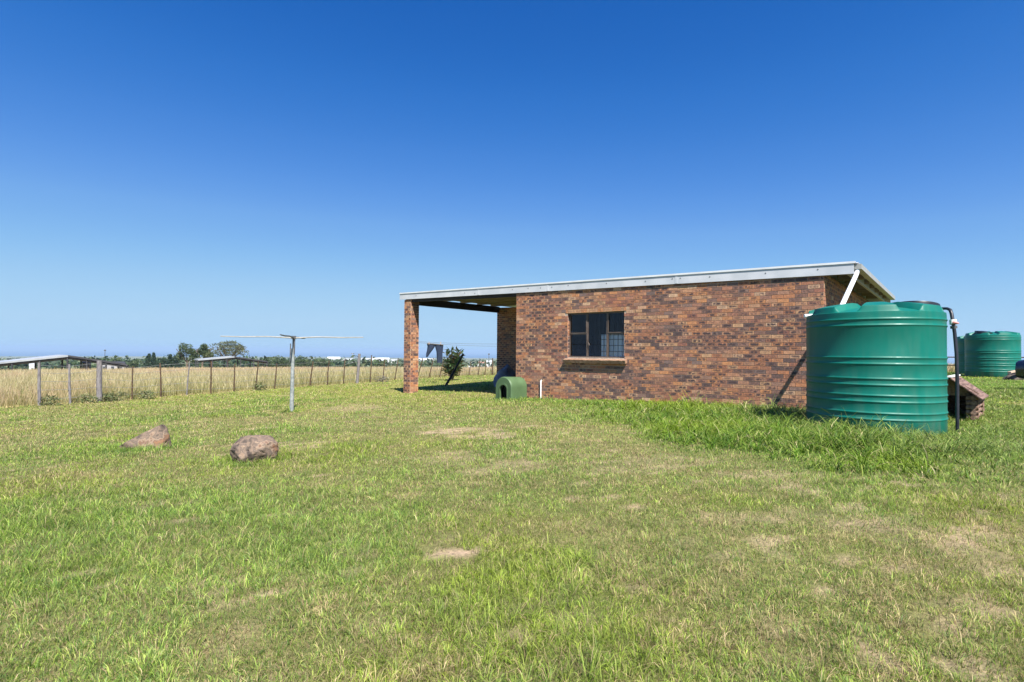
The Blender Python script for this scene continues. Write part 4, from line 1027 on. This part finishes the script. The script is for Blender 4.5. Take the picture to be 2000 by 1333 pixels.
for a_ in fb: hut(a_[0], a_[1], a_[2], a_[3], a_[4], a_[5], M[a_[6]], max(6, a_[4] * .012), 'building', 'far_building', .3, a_[7], 'pale buildings of the distant town')
# masts
def mast(px, pyt, depth, label, head):
    g_ = G(px, depth); zt_ = P(px, pyt, depth).z - g_.z; o = empty('mast', g_, 0, label, 'mast'); w = depth / 538 * .35
    m_ = MB(); m_.tube([(0, 0, -1), (0, 0, zt_)], [w, w * .7], 6); m_.build('pole', M['poled'] if head < 2 else M['plaster'], o)
    m_ = MB()
    if head == 1: m_.box((-w * 2.2, -w, zt_ - w * 4), (w * 2.2, w, zt_))
    else:
        m_.tube([(-w * 4, 0, zt_), (0, 0, zt_ - w * 2), (w * 4, 0, zt_)], w * 1.1, 6)
    m_.build('head', M['poled'], o)
mast(205, 683.5, 260, 'thin tall mast standing alone behind the large open shed', 1)
mast(689, 690.5, 400, 'white mast with a dark forked head on the horizon', 2)
mast(955, 691, 300, 'thin dark mast seen at the right of the porch opening', 1)

# ------------------------------------------------------------------ dark car and rubble at the right edge
cp = P(2170, 690, 13.6)
car = empty('parked_car', (cp.x + .35, cp.y, gzf(cp.x, cp.y)), R(100), 'dark blue car cut off by the right edge of the photo', 'car')
def carbody():
    secs = [(-2.05, .55, .30, .62), (-1.98, .74, .26, .78), (-1.5, .80, .24, .90), (-.9, .82, .22, .95), (.9, .82, .22, .96), (1.6, .80, .24, .92), (2.0, .72, .28, .84), (2.1, .5, .34, .66)]
    m_ = MB(); n_ = 16; ring = []
    for (x_, hw_, z0, z1) in secs:
        ring.append([(x_, hw_ * np.sign(math.cos(q)) * abs(math.cos(q)) ** .45, (z0 + z1) / 2 + (z1 - z0) / 2 * np.sign(math.sin(q)) * abs(math.sin(q)) ** .45) for q in np.linspace(0, 2 * PI, n_, endpoint=False)])
    for A_, B_ in zip(ring[:-1], ring[1:]): m_.polys(A_ + B_, [(k, (k + 1) % n_, n_ + (k + 1) % n_, n_ + k) for k in range(n_)])
    m_.polys(ring[0], [tuple(range(n_))[::-1]]); m_.polys(ring[-1], [tuple(range(n_))])
    m_.build('body', M['carpaint'], car, True, 60)
    m_ = MB(); m_.hexa([(-1.3, -.74, .93), (1.2, -.74, .93), (1.2, .74, .93), (-1.3, .74, .93), (-.7, -.6, 1.42), (.6, -.6, 1.42), (.6, .6, 1.42), (-.7, .6, 1.42)]); m_.build('cabin', M['glassdark'], car)
    m_ = MB(); m_.hexa([(-.75, -.62, 1.421), (.65, -.62, 1.421), (.65, .62, 1.421), (-.75, .62, 1.421), (-.6, -.5, 1.46), (.5, -.5, 1.46), (.5, .5, 1.46), (-.6, .5, 1.46)]); m_.build('roof', M['carpaint'], car)
    for x_ in (-1.3, 1.3):
        for s_ in (-1, 1):
            w_ = MB(); w_.tube([(x_, s_ * .66, .31), (x_, s_ * .85, .31)], .31, 24); wh = w_.build('wheel', M['tyre'], car, True, 50)
            w_ = MB(); w_.tube([(x_, s_ * .84, .31), (x_, s_ * .858, .31)], .19, 18); w_.build('rim', M['rim'], wh, True, 50)
    for s_ in (-1, 1):
        w_ = MB(); w_.box((2.04, s_ * .42 - .13, .60), (2.09, s_ * .42 + .13, .74)); w_.build('headlight', M['rim'], car)
        w_ = MB(); w_.box((-2.06, s_ * .40 - .12, .58), (-2.0, s_ * .40 + .12, .74)); w_.build('tail_light', M['red'], car)
carbody()
g_ = G(1998, 20.6); o = bmobj(lump(1.0, .5, .42, 12, .35), 'rubble_heap', M['soilpile']); o.location = (g_.x + .35, g_.y, g_.z); tag(o, 'dark low heap of rubble and branches at the right edge of the lawn', 'rubble')
a = P(1971, 728, 20.2); b_ = P(2030, 716, 20.4); o = empty('plank', a, 0, 'long pale plank lying across the dark rubble heap at the right edge', 'plank')
m_ = MB(); v = b_ - a; m_.hexa([(0, -.08, -.02), (v.x, v.y - .08, v.z - .02), (v.x, v.y + .08, v.z - .02), (0, .08, -.02), (0, -.08, .03), (v.x, v.y - .08, v.z + .03), (v.x, v.y + .08, v.z + .03), (0, .08, .03)]); m_.build('board', M['plank'], o)

# ------------------------------------------------------------------ grass
def cluster(x, y, cs, pull, jit=.9):
    gx = np.round(x / cs); gy = np.round(y / cs)
    cx = (gx + (hashn(gx, gy, 3) - .5) * jit) * cs; cy = (gy + (hashn(gx, gy, 9) - .5) * jit) * cs
    az = np.arctan2(y - cy, x - cx) + (RNG.random(len(x)) - .5) * 1.6
    rnd = hashn(gx, gy, 17)
    return cx + (x - cx) * (1 - pull), cy + (y - cy) * (1 - pull), az, rnd
def lawn():
    n = 1150000
    x, y = sample(n, 1.25, 44, 2.0); k = keep_lawn(x, y); x, y = x[k], y[k]
    b = bare_mask(x, y); gap = sstep(.30, .50, fbm(x, y, .13, 57, 2)); gap = gap * (1 - sstep(5, 11, y)) + sstep(5, 11, y)
    dn = (.62 + .38 * sstep(.3, .6, fbm(x, y, .45, 55, 2))) * (.30 + .70 * gap); k = RNG.random(len(x)) < np.clip(1 - 1.08 * b, 0, 1) * dn; x, y = x[k], y[k]
    nm = near_mask(x, y); tm = tall_mask(x, y); dryn = fbm(x, y, 1.9, 81, 3); dr2 = fbm(x, y, .3, 83, 2)
    dry = .14 + .22 * sstep(.42, .66, dryn) + .34 * sstep(.50, .66, dr2) + .14 * sstep(6, 14, y) * (1 - nm) + .13 * sstep(.2, 2.0, x) * sstep(7, 4.5, y) + .04; dry = dry * (1 - .75 * np.maximum(nm, tm))
    m = len(x); c = lawn_cols(x, y, m, dry, np.maximum(nm, tm)) * (.72 + .56 * fbm(x, y, .10, 151, 2) / .5)[:, None] ** 1.0
    far_ = sstep(5, 10, y); x, y, az, rn = cluster(x, y, .05, .46 * (1 - far_)); c = c * (.84 + .3 * rn)[:, None]
    hv = (.55 + .9 * fbm(x, y, .16, 59, 2)) * (.75 + .5 * rn)
    h = (.020 + .034 * RNG.random(m) ** 1.5) * hv * (1 + 1.1 * nm + .6 * RNG.random(m) ** 6); h *= 1 + .25 * sstep(8, 20, y)
    w = (.0024 + .0020 * RNG.random(m)) * np.maximum(1, y / 3.6)
    lean = .40 + 1.0 * RNG.random(m)
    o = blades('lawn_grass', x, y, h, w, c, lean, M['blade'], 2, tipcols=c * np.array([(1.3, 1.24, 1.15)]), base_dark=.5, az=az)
    tag(o, 'short patchy green and straw-coloured lawn grass covering the foreground', 'grass')
    # dead flat-lying thatch and fine new blades between
    x, y = sample(400000, 1.25, 7.5, 1.9); k = keep_lawn(x, y) & (RNG.random(len(x)) < 1 - 1.0 * bare_mask(x, y)); x, y = x[k], y[k]; m = len(x)
    dd = (RNG.random(m) < .48 + .25 * (fbm(x, y, .3, 83, 2) - .4)); c = lawn_cols(x, y, m, dd * 1.0, 0 * x)
    h = .014 + .026 * RNG.random(m); w = (.0018 + .0016 * RNG.random(m)) * np.maximum(1, y / 3.2); lean = np.where(dd, 1.2 + .25 * RNG.random(m), .3 + .9 * RNG.random(m))
    tag(blades('thatch', x, y, h, w, c, lean, M['blade'], 2, base_dark=.7), 'fine dead thatch and short shoots between the lawn grass', 'grass')
lawn()
def tufts():
    # taller tufts scattered and the left foreground
    x, y = sample(90000, 1.3, 16, 1.6); k = keep_lawn(x, y) & (RNG.random(len(x)) < .9 * near_mask(x, y) ** 1.3 + .05 * (1 - .9 * bare_mask(x, y))); x, y = x[k], y[k]; m = len(x)
    # gather into tufts
    gx = np.round(x / .11) * .11; gy = np.round(y / .11) * .11; ox = (hashn(gx * 100, gy * 100, 3) - .5) * .1; oy = (hashn(gx * 100, gy * 100, 9) - .5) * .1
    x = gx + (x - gx) * .5 + ox; y = gy + (y - gy) * .5 + oy
    hh = .35 + .9 * hashn(gx * 100, gy * 100, 17)
    c = lawn_cols(x, y, m, .07 + 0 * x, .6 + 0 * x); h = (.045 + .07 * RNG.random(m)) * hh; w = (.0030 + .0026 * RNG.random(m)) * np.maximum(1, y / 4.5)
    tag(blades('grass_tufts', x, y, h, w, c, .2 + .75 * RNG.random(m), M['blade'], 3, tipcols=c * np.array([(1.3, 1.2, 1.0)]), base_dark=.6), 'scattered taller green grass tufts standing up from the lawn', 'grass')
tufts()
def tall():
    N = 240000
    x = RNG.random(N) * 14 + .3; y = RNG.random(N) * 11.5 + 4.0
    t = tall_mask(x, y); k = keep_lawn(x, y) & (RNG.random(len(x)) < t ** 1.3 * (1 - .45 * sstep(3.6, 5.6, x)) * np.clip(7.5 / y, .25, 1) ** 1.3) & (x < y * 1.05 + .8); lx, ly = house_local(x, y); k &= (ly < .2) | (lx > .05); x, y = x[k], y[k]; m = len(x)
    cs = .17; gx = np.round(x / cs) * cs; gy = np.round(y / cs) * cs; ox = (hashn(gx * 100, gy * 100, 3) - .5) * .14; oy = (hashn(gx * 100, gy * 100, 5) - .5) * .14
    x = gx + (x - gx) * .7 + ox; y = gy + (y - gy) * .7 + oy
    k = keep_lawn(x, y); x, y, gx, gy = x[k], y[k], gx[k], gy[k]; m = len(x)
    t = tall_mask(x, y); cl = fbm(x, y, .6, 101, 2); ch = .45 + .8 * hashn(gx * 100, gy * 100, 29)
    lx, ly = house_local(x, y); nearwall = sstep(-1.3, -.1, ly) * sstep(.5, 0, lx)
    h = (.09 + .17 * RNG.random(m)) * (.12 + 1.6 * t) * (.55 + .9 * cl) * ch * (1 - .5 * nearwall) * (1 - .5 * sstep(4.6, 6.6, x)); w = (.0085 + .006 * RNG.random(m)) * np.maximum(1, y / 9)
    g = np.array([(.115, .225, .028), (.17, .285, .038), (.075, .165, .022), (.215, .31, .052), (.28, .345, .09), (.045, .105, .016)]); c = g[RNG.integers(0, len(g), m)]
    yw = (nearwall * .6 + .35 * sstep(.5, .7, fbm(x, y, 1.4, 141, 2)))[:, None]; c = c * (1 - yw) + np.array([(.22, .30, .02)]) * yw
    gr = (sstep(3.6, 5.6, x) * .45)[:, None]; c = c * (1 - gr) + np.array([(.19, .23, .09)]) * gr; s = RNG.random(m) < .06; c[s] = np.array((.46, .42, .22)); c = c * (.55 + .75 * RNG.random(m))[:, None]
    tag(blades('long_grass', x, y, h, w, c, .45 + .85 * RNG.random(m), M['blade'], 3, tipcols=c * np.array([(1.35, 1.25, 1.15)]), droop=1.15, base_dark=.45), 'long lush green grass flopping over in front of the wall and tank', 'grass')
tall()
def dryfield():
    x = []; y = []
    n = 620000; X_, Y_ = sample(n, 13.5, 105, 1.35, 1.03, 1.0); f = field_dist(X_, Y_)
    k = (f > .05) & ((X_ < 2) | (X_ > Y_ * .72)); X_, Y_, f = X_[k], Y_[k], f[k]
    k = RNG.random(len(X_)) < np.clip(1.3 - f / 40, .35, 1); x, y = X_[k], Y_[k]; m = len(x)
    if m > 210000: x, y = x[:210000], y[:210000]; m = 210000
    f = field_dist(x, y); cl = fbm(x, y, 1.2, 111, 2)
    h = (.36 + .42 * RNG.random(m)) * (.62 + .7 * cl) * (.55 + .45 * sstep(0, 1.2, f)); w = (.010 + .007 * RNG.random(m)) * np.maximum(1, y / 17)
    s = np.array([(.52, .43, .22), (.60, .51, .30), (.44, .36, .19), (.54, .42, .27), (.66, .58, .38)]); tip = s[RNG.integers(0, 5, m)]
    pk = sstep(.50, .66, fbm(x, y * .6, 5, 131, 2))[:, None] * .6; tip = tip * (1 - pk) + np.array([(.62, .40, .30)]) * pk
    bs = tip * .25 + np.array([(.20, .235, .07)]) * .75
    k = (RNG.random(m) < .22 * sstep(6, 0, f) + .04); tip[k] = np.array((.24, .27, .08)); v_ = (.75 + .45 * RNG.random(m))[:, None]
    tag(blades('dry_field_grass', x, y, h, w, bs * v_, .12 + .4 * RNG.random(m), M['blade'], 2, tipcols=tip * v_), 'tall golden dry grass filling the field beyond the fence', 'grass')
dryfield()

# ------------------------------------------------------------------ haze
def haze():
    m = bpy.data.materials.new('air'); m.use_nodes = True; n = m.node_tree.nodes; l = m.node_tree.links
    for q in list(n): n.remove(q)
    o = n.new('ShaderNodeOutputMaterial'); v = n.new('ShaderNodeVolumePrincipled'); v.inputs['Density'].default_value = HZ; v.inputs['Color'].default_value = (.55, .76, 1.0, 1); v.inputs['Anisotropy'].default_value = .1
    l.new(v.outputs[0], o.inputs['Volume'])
    mb = MB(); mb.box((-61000, -4000, EYE - 95), (61000, 61000, EYE + 28)); ob = mb.build('haze', m); ob['kind'] = 'stuff'; ob['label'] = 'thin blue haze over the distant land and sea'; ob['category'] = 'haze'
HZ = 2.0e-4
if HZ: haze()
